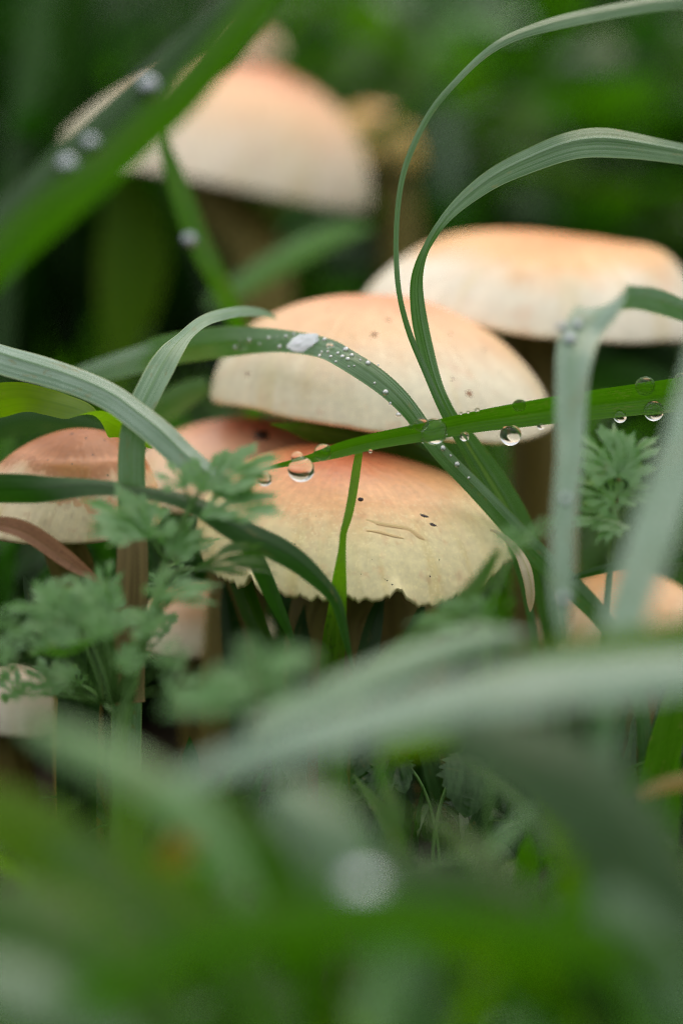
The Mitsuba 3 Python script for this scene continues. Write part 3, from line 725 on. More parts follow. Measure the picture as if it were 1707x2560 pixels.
J = blade('pinkish brown withered grass blade at the left edge, curving under the cracked cap', [(-60, 1312, 0.546, 24, 25), (0, 1311, 0.547, 38, 25), (57, 1326, 0.548, 46, 25), (115, 1361, 0.549, 48, 25), (172, 1403, 0.55, 42, 25), (218, 1434, 0.551, 25, 25), (256, 1460, 0.552, 3, 25)], 'dead_leaf', group=None, name='withered_blade', category='withered blade', fold=-0.3, n=60)
for lab, rr_ in (('shade-painted blade leaning left before the stem of the cracked cap', [(60, 1440, .572, 6, 0), (90, 1520, .571, 44, 0), (140, 1640, .57, 58, 0), (180, None, .57, 50, 0)]),
                 ('shade-painted blade upright before the stem of the cracked cap', [(215, 1420, .573, 6, 0), (205, 1500, .572, 50, 0), (190, 1620, .571, 66, 0), (185, None, .57, 56, 0)]),
                 ('shade-painted blade leaning right beside the brown sheath at the left', [(290, 1440, .575, 6, 0), (262, 1520, .574, 46, 0), (235, 1640, .573, 58, 0), (220, None, .572, 50, 0)])):
    blade(lab, rr_, 'painted_shade_blade', fold=0.2)  # shade painted into the colour darkens the space before the stem
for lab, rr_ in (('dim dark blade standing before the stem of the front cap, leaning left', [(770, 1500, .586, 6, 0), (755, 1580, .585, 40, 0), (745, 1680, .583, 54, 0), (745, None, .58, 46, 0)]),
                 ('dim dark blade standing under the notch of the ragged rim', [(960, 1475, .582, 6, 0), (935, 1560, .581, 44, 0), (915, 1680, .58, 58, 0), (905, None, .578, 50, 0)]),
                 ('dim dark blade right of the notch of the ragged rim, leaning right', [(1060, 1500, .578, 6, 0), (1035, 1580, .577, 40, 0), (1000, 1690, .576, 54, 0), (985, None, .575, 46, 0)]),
                 ('shade-painted blade before the low pale mushroom, near the thick olive blade', [(560, 1455, .60, 6, 0), (572, 1540, .598, 44, 0), (590, 1660, .595, 60, 0), (600, None, .592, 50, 0)])):
    blade(lab, rr_, 'painted_shade_blade' if 'low' in lab else 'dark_blade', fold=0.2)
R1 = blade('thick olive-green stalk-like blade left of the front stem', [(590, 1400, .585, 44, 0), (604, 1459, .584, 56, 0), (634, 1546, .583, 54, 0), (667, 1645, .582, 52, 0), (690, None, .582, 44, 0)], 'fresh_blade', fold=0.2, n=50)
R2 = blade('slim dark blade tip pointing down beside the front stem', [(600, 1330, .548, 30, 0), (653, 1427, .552, 44, 0), (692, 1514, .554, 34, 0), (724, 1585, .556, 20, 0), (745, 1634, .557, 2, 0)], 'dark_blade', fold=0.3, n=50)
L = blade('pale bluish blurred blade folded over at the right and hanging straight down',
          [(1800, 810, .545, 44, 0), (1707, 776, .54, 54, 0), (1640, 752, .535, 62, 0), (1585, 744, .53, 58, 10), (1540, 748, .525, 46, 60), (1505, 768, .520, 66, 120), (1466, 812, .517, 92, 165), (1440, 870, .512, 94, 180), (1430, 945, .508, 82, 180), (1426, 1056, .503, 72, 180),
           (1423, 1153, .498, 66, 180), (1412, 1266, .493, 62, 180), (1406, 1382, .489, 60, 180), (1402, 1498, .486, 54, 180), (1404, 1580, .485, 26, 180), (1406, 1630, .485, 3, 180)], 'frosted_blade', fold=0.15, n=130)
M = blade('wide pale blurred blade slanting down the right edge', [(1790, 760, .475, 80, -10), (1728, 1050, .462, 112, -10), (1678, 1200, .454, 116, -10), (1618, 1370, .445, 116, -10), (1566, 1530, .437, 108, -10), (1532, 1680, .43, 90, 0), (1500, None, .44, 50, 0)], 'frosted_blade', fold=0.2)
T1 = blade('short blurred green blade leaning before the torn rim, right of centre', [(1250, 1370, .515, 4, 0), (1229, 1405, .515, 28, 0), (1180, 1481, .513, 46, 0), (1114, 1540, .51, 52, 0), (1016, 1612, .507, 48, 0), (930, 1680, .50, 40, 0), (850, None, .49, 30, 0)], 'fresh_blade', fold=0.2)
Dk = blade('dark green blade tip glimpsed in the gap under the middle cap', [(676, 1060, .592, 3, -30), (722, 1068, .592, 20, -30), (780, 1080, .592, 52, -30), (860, 1096, .592, 54, -25), (960, 1112, .592, 48, -20), (1070, 1150, .594, 40, 0), (1180, 1260, .60, 30, 0), (1230, None, .605, 24, 0)], 'fresh_blade', fold=0.2)
W = blade('pale curled withered blade at the right tip of the ragged cap', [(1225, 1325, .57, 5, 0), (1262, 1345, .565, 14, 0), (1298, 1385, .562, 22, 10), (1318, 1430, .56, 28, 30), (1327, 1480, .56, 24, 40), (1325, 1530, .562, 3, 30)], 'pale_straw', group=None, name='withered_blade', category='withered blade', fold=0.4, n=50)
U = blade('thin dark blade lying across in front of the low orange mushroom', [(1420, 1450, .58, 10, 0), (1500, 1425, .578, 22, 0), (1600, 1405, .575, 26, 0), (1720, 1390, .57, 28, 0), (1800, 1380, .57, 24, 0)], 'dark_blade', fold=0.2)
V1 = blade('upright deep green blade at the lower right edge', [(1720, 1650, .545, 40, 0), (1690, 1760, .545, 70, 0), (1665, 1860, .546, 84, 0), (1640, 1960, .547, 80, 0), (1630, None, .548, 60, 0)], 'fresh_blade', fold=0.2)

v_, f_, uv_ = ribbon_mesh([(331, 1330, .5495, 70, 0), (331, 1380, .5492, 78, 0), (329, 1464, .5498, 82, 0), (321, 1640, .5538, 82, 0), (326, 1760, .5555, 76, 0)], fold=0.14, n=50, seed=77)
put(F + '__sheath', v_, f_, 'dry_sheath', uv_)
tag(F + '__sheath', 'brown dry sheath round the foot of the blade')

# stuck bits on the ragged cap
def sliver(pts, w, label, mat='tan_straw'):
    q = []
    for x, y in pts:
        hit = ray_hit(*meshes[FRONT + '__cap'], x, y)
        if hit: q.append((x, y, (hit[0] - CAM) @ FWD - 0.00022))
    rows = [(x, y, d, w * (0.25 if i in (0, len(q) - 1) else 1), 40) for i, (x, y, d) in enumerate(q)]
    blade(label, rows, mat, group=None, name='straw_bit', category='straw', fold=0.12, n=30, nc=6)

sliver([(915, 1298), (950, 1308), (985, 1314), (1020, 1322), (1045, 1338), (1062, 1348)], 9, 'yellowish straw bit stuck on the ragged front cap')
sliver([(915, 1326), (950, 1330), (980, 1338), (1010, 1345)], 6, 'fainter lower straw bit stuck on the ragged front cap')

# ================================================================== blurred blades behind and before
blade('broad blurred green blade crossing the upper left corner before the pointed mushroom', [(720, -90, 0.475, 84, 28), (640, 20, 0.47, 88, 28), (560, 120, 0.468, 92, 28), (455, 245, 0.466, 96, 28), (392, 305, 0.465, 96, 28), (290, 400, 0.463, 98, 28), (180, 492, 0.46, 104, 28), (60, 590, 0.458, 110, 28), (-80, 720, 0.455, 110, 28)], 'fresh_blade', fold=0.3)
O2 = blade('beaded blurred blade along the upper side of the broad blade at upper left', [(600, -20, .49, 24, -30), (500, 70, .488, 50, -30), (400, 170, .486, 70, -30), (322, 250, .484, 88, -30), (238, 332, .482, 98, -30), (138, 430, .48, 100, -30), (40, 525, .478, 96, -30), (-80, 640, .476, 90, -30)], 'dark_blade', fold=0.3)
blade('dark upright blurred blade at the top left edge', [(110, -60, .80, 60, 0), (90, 100, .80, 74, 0), (60, 300, .80, 74, 0), (30, 480, .80, 66, 0), (10, 700, .80, 56, 0), (0, None, .80, 40, 0)], 'dark_blade')
Q = blade('blurred green blade running down from the broad blade before the pointed cap', [(385, 290, .66, 10, 0), (405, 350, .66, 30, 0), (432, 425, .66, 46, 0), (465, 520, .66, 58, 0), (495, 600, .66, 58, 0), (545, 700, .66, 52, 0), (590, 800, .665, 44, 0), (640, None, .68, 30, 0)], 'fresh_blade')
blade('bright yellow-green blurred blade left of the pointed mushroom stem', [(300, 430, .80, 50, 0), (330, 520, .80, 140, 0), (335, 620, .80, 180, 0), (322, 740, .80, 160, 0), (305, 870, .80, 90, 0), (290, None, .80, 50, 0)], 'yellow_blade')
blade('blurred pale blade tip behind the upright blade at the left', [(520, 960, .63, 40, 0), (440, 1000, .632, 70, 0), (380, 1040, .635, 70, 0), (300, 1100, .64, 60, 0), (200, None, .65, 40, 0)], 'glaucous_blade')
blade('blurred blue-green blade above the cracked brown cap at the left', [(-60, 1110, .62, 40, 0), (20, 1060, .62, 70, 0), (120, 1050, .62, 80, 0), (220, 1070, .62, 60, 0), (330, 1110, .625, 40, 0)], 'dark_blade')
blade('dark green blade rising between the middle and right mushrooms', [(1350, 900, .70, 20, 0), (1420, 950, .70, 60, 0), (1500, 940, .70, 90, 0), (1600, 960, .70, 100, 0), (1700, 1000, .70, 90, 0), (1800, 1060, .70, 80, 0)], 'dark_blade')
blade('blurred green blade beside the back stem, pointing right', [(520, 760, .74, 30, 0), (640, 690, .74, 60, 0), (760, 620, .74, 64, 0), (860, 580, .74, 40, 0), (930, 570, .74, 6, 0)], 'herb_leaf')

fore = 'blurred blades close to the camera'
N1 = blade('very broad pale blurred blade crossing the lower middle, rising to the right edge', [(1850, 1660, .42, 90, -45), (1707, 1672, .418, 112, -45), (1500, 1692, .415, 122, -48), (1250, 1725, .41, 120, -48), (1000, 1778, .405, 110, -48), (760, 1845, .40, 92, -45), (540, 1915, .397, 66, -40), (380, 1985, .395, 30, -35)], 'frosted_blade', fore, fold=0.25)
blade('green blurred blade lying on the upper side of the very broad pale blade', [(1850, 1560, 0.43, 80, -35), (1700, 1590, 0.428, 84, -35), (1550, 1615, 0.425, 80, -35), (1400, 1640, 0.42, 70, -35), (1250, 1680, 0.416, 50, -35), (1130, 1720, 0.413, 8, -35)], 'yellow_blade', fore, fold=0.2)
blade('pale blurred blade tip just above the very broad blade, left of centre', [(1320, 1590, .45, 20, -40), (1180, 1600, .448, 60, -40), (1050, 1640, .445, 76, -40), (900, 1700, .44, 76, -40), (740, 1765, .435, 60, -40), (620, 1820, .43, 20, -40)], 'pale_blade', fore, fold=0.2)
blade('large blue-grey blurred blade arching down the lower right', [(1120, 1830, 0.4, 90, 50), (1260, 1860, 0.398, 170, 50), (1400, 1930, 0.396, 230, 45), (1530, 2050, 0.394, 240, 40), (1630, 2200, 0.392, 230, 30), (1700, 2380, 0.39, 200, 20), (1740, 2600, 0.39, 150, 0), (1750, None, 0.4, 110, 0)], 'dark_blade', fore, fold=0.3)
blade('bright yellow-green blurred leaf blade above the dark hollow at lower right', [(950, 1880, 0.45, 50, 0), (1060, 1840, 0.45, 90, 0), (1180, 1830, 0.452, 100, 0), (1270, 1870, 0.454, 100, 0), (1340, 1960, 0.456, 90, 0), (1400, 2080, 0.458, 70, 0), (1440, None, 0.46, 50, 0)], 'yellow_blade', fore, fold=0.2)
blade('wide green blurred blade lying across the bottom, right of centre', [(1700, 2440, 0.37, 80, 20), (1450, 2360, 0.368, 130, 20), (1150, 2310, 0.366, 150, 20), (850, 2300, 0.364, 150, 20), (560, 2340, 0.362, 130, 20), (300, 2450, 0.36, 100, 20), (150, None, 0.36, 80, 20)], 'fresh_blade', fore, fold=0.25)
blade('pale blue blurred blade behind the bright round drop at lower centre', [(660, 2000, 0.39, 60, 40), (760, 2020, 0.388, 150, 40), (840, 2120, 0.386, 190, 20), (900, 2250, 0.385, 190, 10), (980, 2400, 0.385, 160, 0), (1050, None, 0.39, 110, 0)], 'glaucous_blade', fore, fold=0.25)
blade('green blurred blade curving in a half ring at lower left', [(380, 1960, .385, 60, 0), (330, 2060, .383, 80, 0), (370, 2190, .38, 90, 0), (480, 2290, .378, 90, 0), (640, 2330, .376, 80, 0), (780, 2310, .375, 40, 0)], 'yellow_blade', fore, fold=0.2)
blade('yellow-green blurred blade at the left edge of the foreground', [(-120, 1990, 0.4, 100, 20), (0, 2040, 0.4, 170, 30), (110, 2100, 0.4, 190, 30), (220, 2200, 0.4, 150, 10), (300, 2350, 0.4, 110, 0), (330, None, 0.41, 80, 0)], 'yellow_blade', fore, fold=0.2)
blade('pale blurred blade sloping down at the left over the foreground', [(60, 1800, .39, 24, 30), (170, 1850, .388, 80, 35), (300, 1910, .386, 100, 35), (430, 1990, .384, 100, 30), (540, 2100, .382, 84, 20), (610, 2240, .38, 60, 0), (640, None, .385, 40, 0)], 'herb_leaf', fore, fold=0.25)
blade('ochre blurred withered leaf in the dark gap at lower left', [(370, 2240, .43, 40, 0), (420, 2170, .43, 80, 0), (470, 2090, .43, 80, 0), (500, 2000, .43, 40, 0)], 'ochre_leaf', None, 'withered_blade', 'withered blade', fold=0.2)
blade('small ochre blurred withered leaf at the bottom left', [(100, 2560, .40, 20, 0), (180, 2460, .40, 70, 0), (200, 2380, .40, 50, 0)], 'ochre_leaf', None, 'withered_blade', 'withered blade', fold=0.2)
blade('teal blurred blade at the bottom left corner', [(-100, 2420, 0.36, 100, 45), (60, 2470, 0.36, 150, 45), (220, 2560, 0.36, 140, 45), (360, 2700, 0.36, 100, 45)], 'glaucous_blade', fore, fold=0.25)
blade('dark blurred blade at the bottom, right of centre', [(900, 2180, 0.4, 40, 30), (1050, 2190, 0.4, 110, 40), (1200, 2230, 0.4, 120, 40), (1380, 2330, 0.4, 110, 30), (1500, 2500, 0.4, 90, 10), (1540, None, 0.41, 60, 0)], 'dark_blade', fore, fold=0.25)
blade('green blurred upright blade at the bottom centre', [(560, 2380, .37, 40, 0), (620, 2460, .37, 120, 0), (660, 2600, .37, 140, 0), (680, None, .38, 100, 0)], 'fresh_blade', fore, fold=0.2)
blade('mid-green blurred blade curving down at lower left, below the sloping pale one', [(120, 2120, .385, 60, 30), (250, 2150, .383, 150, 30), (380, 2230, .38, 180, 30), (520, 2350, .378, 180, 20), (640, 2500, .376, 150, 10), (700, None, .38, 90, 0)], 'fresh_blade', fore, fold=0.2)
blade('dull green blurred blade filling the bottom left, above the teal corner', [(-80, 2250, .375, 100, 30), (80, 2300, .374, 190, 30), (240, 2390, .372, 200, 20), (380, 2520, .37, 170, 10), (460, None, .375, 100, 0)], 'fresh_blade', fore, fold=0.2)
blade('olive blurred blade behind the ochre leaf at lower left', [(260, 2010, .42, 40, 0), (420, 2010, .42, 120, 0), (560, 2060, .42, 130, 0), (680, 2160, .42, 110, 0), (760, None, .42, 60, 0)], 'fresh_blade', fore, fold=0.2)
blade('deep green blurred blade crossing under the large arch at lower right', [(900, 2360, .41, 60, 0), (1080, 2330, .41, 120, 0), (1280, 2370, .41, 140, 0), (1450, 2470, .41, 130, 0), (1560, None, .41, 80, 0)], 'yellow_blade', fore, fold=0.2)
blade('grey-green blurred blade at the bottom right corner', [(1500, 2240, .37, 60, 30), (1600, 2330, .37, 130, 30), (1680, 2470, .37, 150, 20), (1720, 2640, .37, 130, 10)], 'glaucous_blade', fore, fold=0.2)
blade('pale yellowish blurred blade patch on the right arm of the large arch', [(1380, 1930, .43, 30, 20), (1480, 1960, .43, 80, 30), (1580, 2040, .43, 100, 30), (1660, 2150, .43, 80, 20), (1720, 2280, .43, 40, 0)], 'yellow_blade', fore, fold=0.2)
blade('straw-coloured blurred blade at the right edge below the deep green blade', [(1600, 1990, .50, 20, 0), (1660, 1965, .50, 40, 0), (1740, 1950, .50, 44, 0), (1820, 1945, .50, 36, 0)], 'straw_leaf', None, 'withered_blade', 'withered blade', fold=0.2)

# ================================================================== herbs
def herb(label, group='leafy herbs'):
    k = key_for('herb_plant')
    tag(k, label, 'herb', group)
    return k


h = herb('feathery cut-leaved herb at the lower left, before the cracked and front caps')
stalk(key_for(h + '__stem'), [(300, None, 0.5310, 34), (318, 1750, 0.5310, 36), (345, 1640, 0.5316, 34), (375, 1548, 0.5322, 32), (398, 1480, 0.5328, 28), (415, 1400, 0.5333, 22), (450, 1325, 0.5328, 17), (479, 1263, 0.5316, 14), (504, 1221, 0.5310, 11)], 'green_stalk')
for rows in ([(412, 1405, 0.5333, 12), (395, 1375, 0.5310, 10), (370, 1340, 0.5293, 8)], [(479, 1263, 0.5316, 10), (470, 1240, 0.5304, 8), (459, 1215, 0.5293, 7)],
             [(398, 1480, 0.5328, 14), (440, 1430, 0.5351, 12), (485, 1425, 0.5368, 9)], [(375, 1548, 0.5322, 16), (330, 1560, 0.5281, 14), (260, 1570, 0.5235, 12), (190, 1560, 0.5194, 10)],
             [(375, 1548, 0.5322, 12), (430, 1500, 0.5299, 12)], [(410, 1420, 0.5333, 8), (440, 1410, 0.5525, 6), (470, 1400, 0.5554, 5)], [(300, 1800, 0.5339, 14), (262, 1760, 0.5397, 12), (215, 1720, 0.5525, 10), (180, 1705, 0.5525, 7)],
             [(375, 1548, 0.5322, 10), (410, 1545, 0.5397, 14), (445, 1540, 0.5514, 5)]):
    stalk(key_for(h + '__leaf_stalk'), rows, 'green_stalk', 8, 16)
for base, tip, kw in (
        ((459, 1217, 0.5293), (405, 1150, 0.5252), dict(seed=1, width=0.95, roll=-15, shape=dict(lobes=5, spread=80))),
        ((505, 1225, 0.5293), (560, 1120, 0.5252), dict(seed=2, width=0.8, roll=10, shape=dict(lobes=5, spread=70))),
        ((530, 1215, 0.5293), (725, 1140, 0.5235), dict(seed=3, width=0.6, roll=15, shape=dict(lobes=5, spread=55))),
        ((510, 1225, 0.5287), (700, 1190, 0.5212), dict(seed=4, width=0.5, roll=0, shape=dict(lobes=5, spread=45))),
        ((505, 1290, 0.5275), (670, 1232, 0.5212), dict(seed=5, width=0.6, roll=10, shape=dict(lobes=5, spread=50))),
        ((515, 1292, 0.5270), (750, 1272, 0.5194), dict(seed=6, width=0.42, roll=0, shape=dict(lobes=5, spread=45))),
        ((368, 1338, 0.5287), (195, 1245, 0.5252), dict(seed=7, width=0.65, roll=10, shape=dict(lobes=5, spread=60))),
        ((372, 1335, 0.5287), (330, 1225, 0.5246), dict(seed=8, width=0.7, roll=-20, shape=dict(lobes=3, spread=40))),
        ((366, 1342, 0.5287), (195, 1322, 0.5246), dict(seed=9, width=0.5, roll=15, shape=dict(lobes=5, spread=50))),
        ((378, 1340, 0.5287), (420, 1262, 0.5252), dict(seed=10, width=0.95, roll=0, shape=dict(lobes=5, spread=65))),
        ((425, 1390, 0.5310), (495, 1290, 0.5258), dict(seed=11, width=0.7, roll=0, shape=dict(lobes=5, spread=60))),
        ((430, 1385, 0.5316), (545, 1350, 0.5258), dict(seed=12, width=0.65, roll=0, shape=dict(lobes=5, spread=55))),
        ((485, 1425, 0.5368), (715, 1395, 0.5328), dict(seed=13, width=0.36, roll=45, mat='fresh_blade', shape=dict(lobes=5, spread=45))),
        ((485, 1425, 0.5368), (690, 1432, 0.5339), dict(seed=14, width=0.34, roll=40, mat='fresh_blade', shape=dict(lobes=3, spread=30))),
        ((430, 1385, 0.5316), (540, 1378, 0.5339), dict(seed=15, width=0.5, roll=50, mat='fresh_blade')),
        ((440, 1410, 0.5525), (478, 1380, 0.5560), dict(seed=16, width=0.8, roll=10)),
        ((398, 1462, 0.5525), (338, 1440, 0.5560), dict(seed=17, width=0.7, roll=0)),
        ((430, 1455, 0.5525), (498, 1415, 0.5560), dict(seed=18, width=0.35, roll=20, shape=dict(lobes=3, spread=30))),
        ((480, 1385, 0.5525), (560, 1345, 0.5560), dict(seed=19, width=0.35, roll=20, shape=dict(lobes=3, spread=30))),
        ((385, 1505, 0.5252), (570, 1468, 0.5194), dict(seed=20, width=0.4, roll=25, shape=dict(lobes=5, spread=40))),
        ((390, 1510, 0.5252), (560, 1520, 0.5194), dict(seed=21, width=0.35, roll=35, shape=dict(lobes=3, spread=35))),
        ((190, 1565, 0.5194), (85, 1455, 0.5165), dict(seed=22, width=0.8, roll=0)),
        ((190, 1565, 0.5194), (-20, 1510, 0.5136), dict(seed=23, width=0.55, roll=20)),
        ((190, 1565, 0.5194), (0, 1590, 0.5136), dict(seed=24, width=0.5, roll=45)),
        ((200, 1565, 0.5200), (150, 1465, 0.5165), dict(seed=25, width=0.7, roll=10)),
        ((260, 1570, 0.5235), (310, 1485, 0.5252), dict(seed=26, width=0.8, roll=10)),
        ((262, 1575, 0.5235), (200, 1500, 0.5223), dict(seed=27, width=0.8, roll=20)),
        ((225, 1530, 0.5525), (222, 1430, 0.5554), dict(seed=28, width=0.45, roll=0, mat='dark_blade', shape=dict(lobes=3, spread=25))),
        ((180, 1705, 0.5525), (85, 1672, 0.5426), dict(seed=29, width=0.6, roll=45)),
        ((180, 1705, 0.5525), (75, 1725, 0.5426), dict(seed=30, width=0.5, roll=45)),
        ((200, 1710, 0.5525), (160, 1665, 0.5525), dict(seed=31, width=0.6, roll=40)),
        ((260, 1590, 0.5223), (60, 1605, 0.5165), dict(seed=32, width=0.5, roll=72, shape=dict(lobes=5, spread=40)))):
    leaflet(h, base, tip, **kw)

r_ = np.random.default_rng(91)
for q in range(36):
    bx, by, bd = r_.uniform(0, 430), r_.uniform(1470, 1740), r_.uniform(.495, .545)
    an, ln = r_.uniform(-2.9, 0.3), r_.uniform(55, 105)
    stalk(key_for(h + '__leaf_stalk'), [(300 + (bx - 300) * .25, 1760, .535, 7), ((bx + 290) / 2, (by + 1730) / 2 + 10, (bd + .535) / 2, 6), (bx, by, bd, 5)], 'green_stalk', 7, 14)
    leaflet(h, (bx, by, bd), (bx + ln * math.cos(an), by + ln * 0.75 * math.sin(an) - 15, bd), seed=200 + q, width=r_.uniform(.55, .85), roll=r_.uniform(-20, 20))

h = herb('low oval-leaved herb blurred below the front cap, left of centre')
stalk(key_for(h + '__stem'), [(640, None, 0.440, 16), (640, 1800, 0.440, 16), (650, 1720, 0.440, 13), (640, 1660, 0.440, 10)], 'green_stalk', 10, 20)
for base, tip, kw in (((645, 1690, 0.440), (800, 1640, 0.438), dict(seed=71, width=0.62)), ((645, 1700, 0.440), (480, 1720, 0.438), dict(seed=72, width=0.55)), ((640, 1660, 0.440), (600, 1600, 0.438), dict(seed=73, width=0.8)),
                      ((650, 1730, 0.440), (770, 1760, 0.436), dict(seed=74, width=0.5)), ((645, 1720, 0.440), (520, 1800, 0.436), dict(seed=75, width=0.6)), ((640, 1740, 0.440), (400, 1780, 0.434), dict(seed=76, width=0.5))):
    leaflet(h, base, tip, kind='oval', **kw)

h = herb('cut-leaved herb at the right, between the hanging pale blade and the slanting blade')
stalk(key_for(h + '__stem'), [(1500, None, .60, 18), (1520, 1500, .59, 18), (1535, 1320, .58, 16), (1545, 1180, 0.540, 12)], 'green_stalk')
for base, tip, kw in (((1545, 1180, 0.540), (1440, 1075, 0.537), dict(seed=41, width=0.75, roll=15)), ((1545, 1185, 0.540), (1640, 1090, 0.537), dict(seed=42, width=0.75, roll=15)),
                      ((1530, 1250, 0.542), (1425, 1190, 0.535), dict(seed=43, width=0.7, roll=20)), ((1540, 1300, 0.543), (1410, 1300, 0.535), dict(seed=44, width=0.6, roll=15)),
                      ((1540, 1300, 0.543), (1480, 1360, 0.535), dict(seed=45, width=0.7, roll=15)), ((1550, 1240, 0.542), (1650, 1250, 0.535), dict(seed=46, width=0.7, roll=10)),
                      ((1545, 1180, 0.540), (1540, 1060, 0.535), dict(seed=47, width=0.6, roll=15))):
    leaflet(h, base, tip, kind='cut', mat='herb_leaf', shape=dict(lobes=7, spread=85, w=0.11), **kw)
h = herb('small pale-leaved herb blurred before the torn rim, right of centre')
stalk(key_for(h + '__stem'), [(1200, None, .50, 14), (1215, 1640, .50, 14), (1225, 1540, .502, 12), (1260, 1420, .505, 9), (1330, 1340, .51, 7)], 'green_stalk')
for base, tip, kw in (((1330, 1340, .51), (1235, 1345, .505), dict(seed=51, width=0.4, roll=30)), ((1340, 1335, .51), (1400, 1290, .512), dict(seed=52, width=0.5, roll=20)),
                      ((1225, 1540, .502), (1290, 1490, .50), dict(seed=53, width=0.8, roll=0, mat='fresh_blade')), ((1225, 1545, .502), (990, 1560, .495), dict(seed=54, width=0.35, roll=30)),
                      ((1300, 1375, .508), (1225, 1315, .506), dict(seed=55, width=0.5, roll=20))):
    leaflet(h, base, tip, **{'mat': 'herb_leaf', **kw})
h = herb('tiny dark serrated herb in the hollow at the lower centre')
stalk(key_for(h + '__stem'), [(1100, None, .563, 10), (1120, 1960, .563, 10), (1150, 1890, .563, 8), (1162, 1855, .563, 7)], 'green_stalk', 8, 16)
for base, tip, kw in (((1160, 1880, .562), (1165, 2030, .555), dict(seed=61, width=1.15, roll=20)), ((985, 1890, .563), (1010, 1975, .557), dict(seed=62, width=0.9, roll=0)),
                      ((980, 1890, .563), (885, 1960, .557), dict(seed=63, width=0.8, roll=0)), ((980, 1890, .563), (930, 2010, .555), dict(seed=64, width=0.6, roll=0)),
                      ((1165, 1860, .563), (1200, 1830, .563), dict(seed=65, width=0.9, roll=20))):
    leaflet(h, base, tip, kind='serrated', mat='dark_blade', **kw)
stalk(key_for(h + '__leaf_stalk'), [(1100, None, .563, 8), (1040, 1940, .563, 8), (985, 1888, .563, 6)], 'green_stalk', 8, 16)

# ================================================================== drops
on_d = 'drops on the long dark green blade'
drop_on(D, 753, 1174, 34, 'largest hanging drop, near the left tip of the long dark green blade', on_d, pear=0.05, flat=0.92, depth=.558)
drop_on(D, 662, 1198, 18, 'small hanging drop left of the largest drop, beside the feathery herb', on_d, depth=.557)
drop_on(D, 805, 1128, 23, 'pinkish bead sitting on the blade to the right above the largest drop', on_d, depth=.56)
drop_on(D, 743, 1144, 16, 'smaller pinkish bead sitting on the blade above the largest drop', on_d, depth=.559)
drop_on(D, 1084, 1080, 34, 'wide flat drop clinging to the blade where the beaded arched blade passes beneath', on_d, flat=0.5)
drop_on(D, 1052, 1058, 20, 'bead on the upper edge beside the wide flat drop', on_d, flat=0.7, depth=.561)
drop_on(D, 1026, 1066, 7, 'tiny bright bead left of the wide flat drop', on_d, depth=.56)
drop_on(D, 926, 1128, 5, 'tiny bead hanging just right of the narrow speckled blade', on_d, depth=.56)
drop_on(D, 1161, 1091, 12, 'small hanging drop between the wide flat drop and the round hanging drop', on_d, depth=.561)
drop_on(D, 1057, 1102, 6, 'tiny bead hanging under the wide flat drop', on_d, depth=.56)
drop_on(D, 1276, 1087, 27, 'round clear hanging drop left of the hanging pale blade', on_d, depth=.562)
drop_on(D, 1352, 1064, 10, 'small drop hanging just right of the round clear drop', on_d, depth=.562)
drop_on(D, 1549, 1042, 17, 'drop at the lower edge right of the hanging pale blade', on_d, depth=.562)
drop_on(D, 1611, 960, 26, 'large bead on the upper edge near the right end', on_d, depth=.561)
drop_on(D, 1633, 1026, 26, 'flat lens of water on the lower half near the right end', on_d, flat=0.5)
drop_on(D, 1701, 944, 17, 'bead on the upper edge at the right edge of the picture', on_d, depth=.561)
drop_on(D, 1701, 1038, 11, 'drop on the lower edge at the right edge of the picture', on_d, depth=.562)
drop_on(D, 1297, 1010, 18, 'low bead on the upper edge above the round clear hanging drop', on_d, flat=0.6)
for x, y, r in ((1193, 1025, 6), (1170, 1030, 4), (1152, 1033, 4)):
    drop_on(D, x, y, r, 'minute bead, one of three in a row just right of the wide flat drop', 'minute beads in a row', depth=.561)
on_c = 'drops on the arched blade'
drop_on(C, 760, 857, 23, 'large dew drop painted white as a sky glint on the crest of the arched blade', on_c, flat=0.26, stretch=1.9, sink=0.25, mat='painted_sky_glint', lump=0.9, along=RIGHT)  # bright sky glint of the drop, painted as a white body
drop_on(C, 607, 862, 14, 'dull bead left of the large shining drop', on_c, flat=0.6)
drop_on(C, 691, 848, 10, 'small bead just left of the large shining drop', on_c)
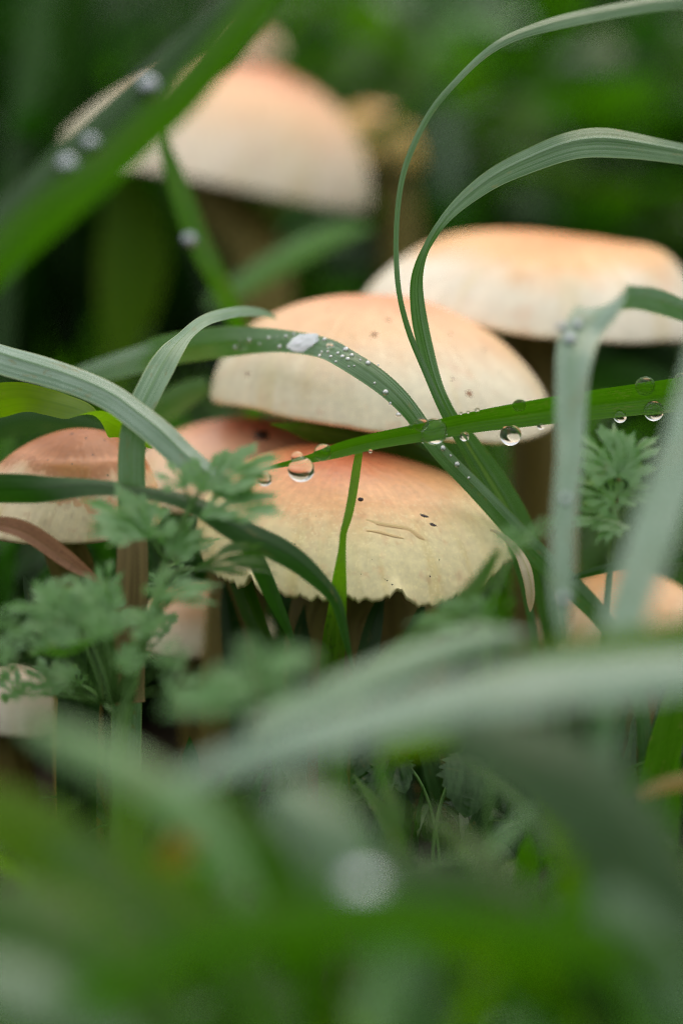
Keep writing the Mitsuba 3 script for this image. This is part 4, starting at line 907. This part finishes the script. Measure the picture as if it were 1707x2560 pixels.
drop_on(C, 827, 867, 11, 'bright bead just right of the large shining drop', on_c)
for x, y, r in ((865, 876, 8), (856, 893, 6), (869, 899, 6), (879, 890, 6), (827, 893, 5), (805, 880, 4), (820, 880, 4), (845, 884, 5), (919, 909, 7), (885, 915, 3), (872, 916, 3), (936, 958, 4), (963, 981, 8), (945, 912, 3), (975, 1008, 4), (996, 1036, 7), (1105, 1122, 8), (1140, 1162, 8), (1125, 1140, 4), (1170, 1195, 4), (735, 836, 4), (900, 900, 3), (650, 860, 4), (700, 868, 6), (715, 842, 5), (812, 850, 6), (800, 890, 5), (840, 905, 4), (672, 846, 5), (625, 850, 6), (590, 868, 6)):
    where = ('left of the white dew patch on the arched blade' if x < 735 else 'just right of the white dew patch on the arched blade' if x < 890 else
             'on the slope of the arched blade over the middle cap' if x < 1050 else 'on the arched blade below the long dark blade it passes under')
    drop_on(C, x, y, r, 'tiny silvery bead ' + where, 'tiny beads ' + where, flat=0.8, mat='silvery_water')
wet = 'blurred drops'
for x, y, r, t in ((1423, 852, 16, 'lowest bright blurred drop on the bend of the hanging pale blade'), (1405, 818, 13, 'upper left blurred drop on the bend of the hanging pale blade'), (1443, 815, 12, 'upper right blurred drop on the bend of the hanging pale blade'),
                   (1408, 1500, 14, 'blurred drop near the lower tip of the hanging pale blade'), (1412, 1250, 12, 'blurred drop halfway down the hanging pale blade')):
    drop_on(L, x, y, r, t, wet, flat=0.8, mat='soft_bead')
for x, y, r, t in ((368, 222, 28, 'uppermost blurred drop on the upper beaded blade at upper left'), (226, 362, 22, 'second blurred drop from the top on the upper beaded blade'), (168, 418, 27, 'third blurred drop from the top on the upper beaded blade'), (64, 545, 20, 'lowest blurred drop on the upper beaded blade at upper left'),):
    drop_on(O2, x, y, r, t, wet, flat=0.9, sink=0.05, mat='soft_bead')
drop_on(Q, 476, 600, 20, 'blurred drop on the green blade before the pointed cap', wet, mat='soft_bead')
drop_at(P(905, 2235, .372), 58 * K * .372, 'bright round blurred drop at the lower centre, nearest the camera', wet, mat='bright_bead')
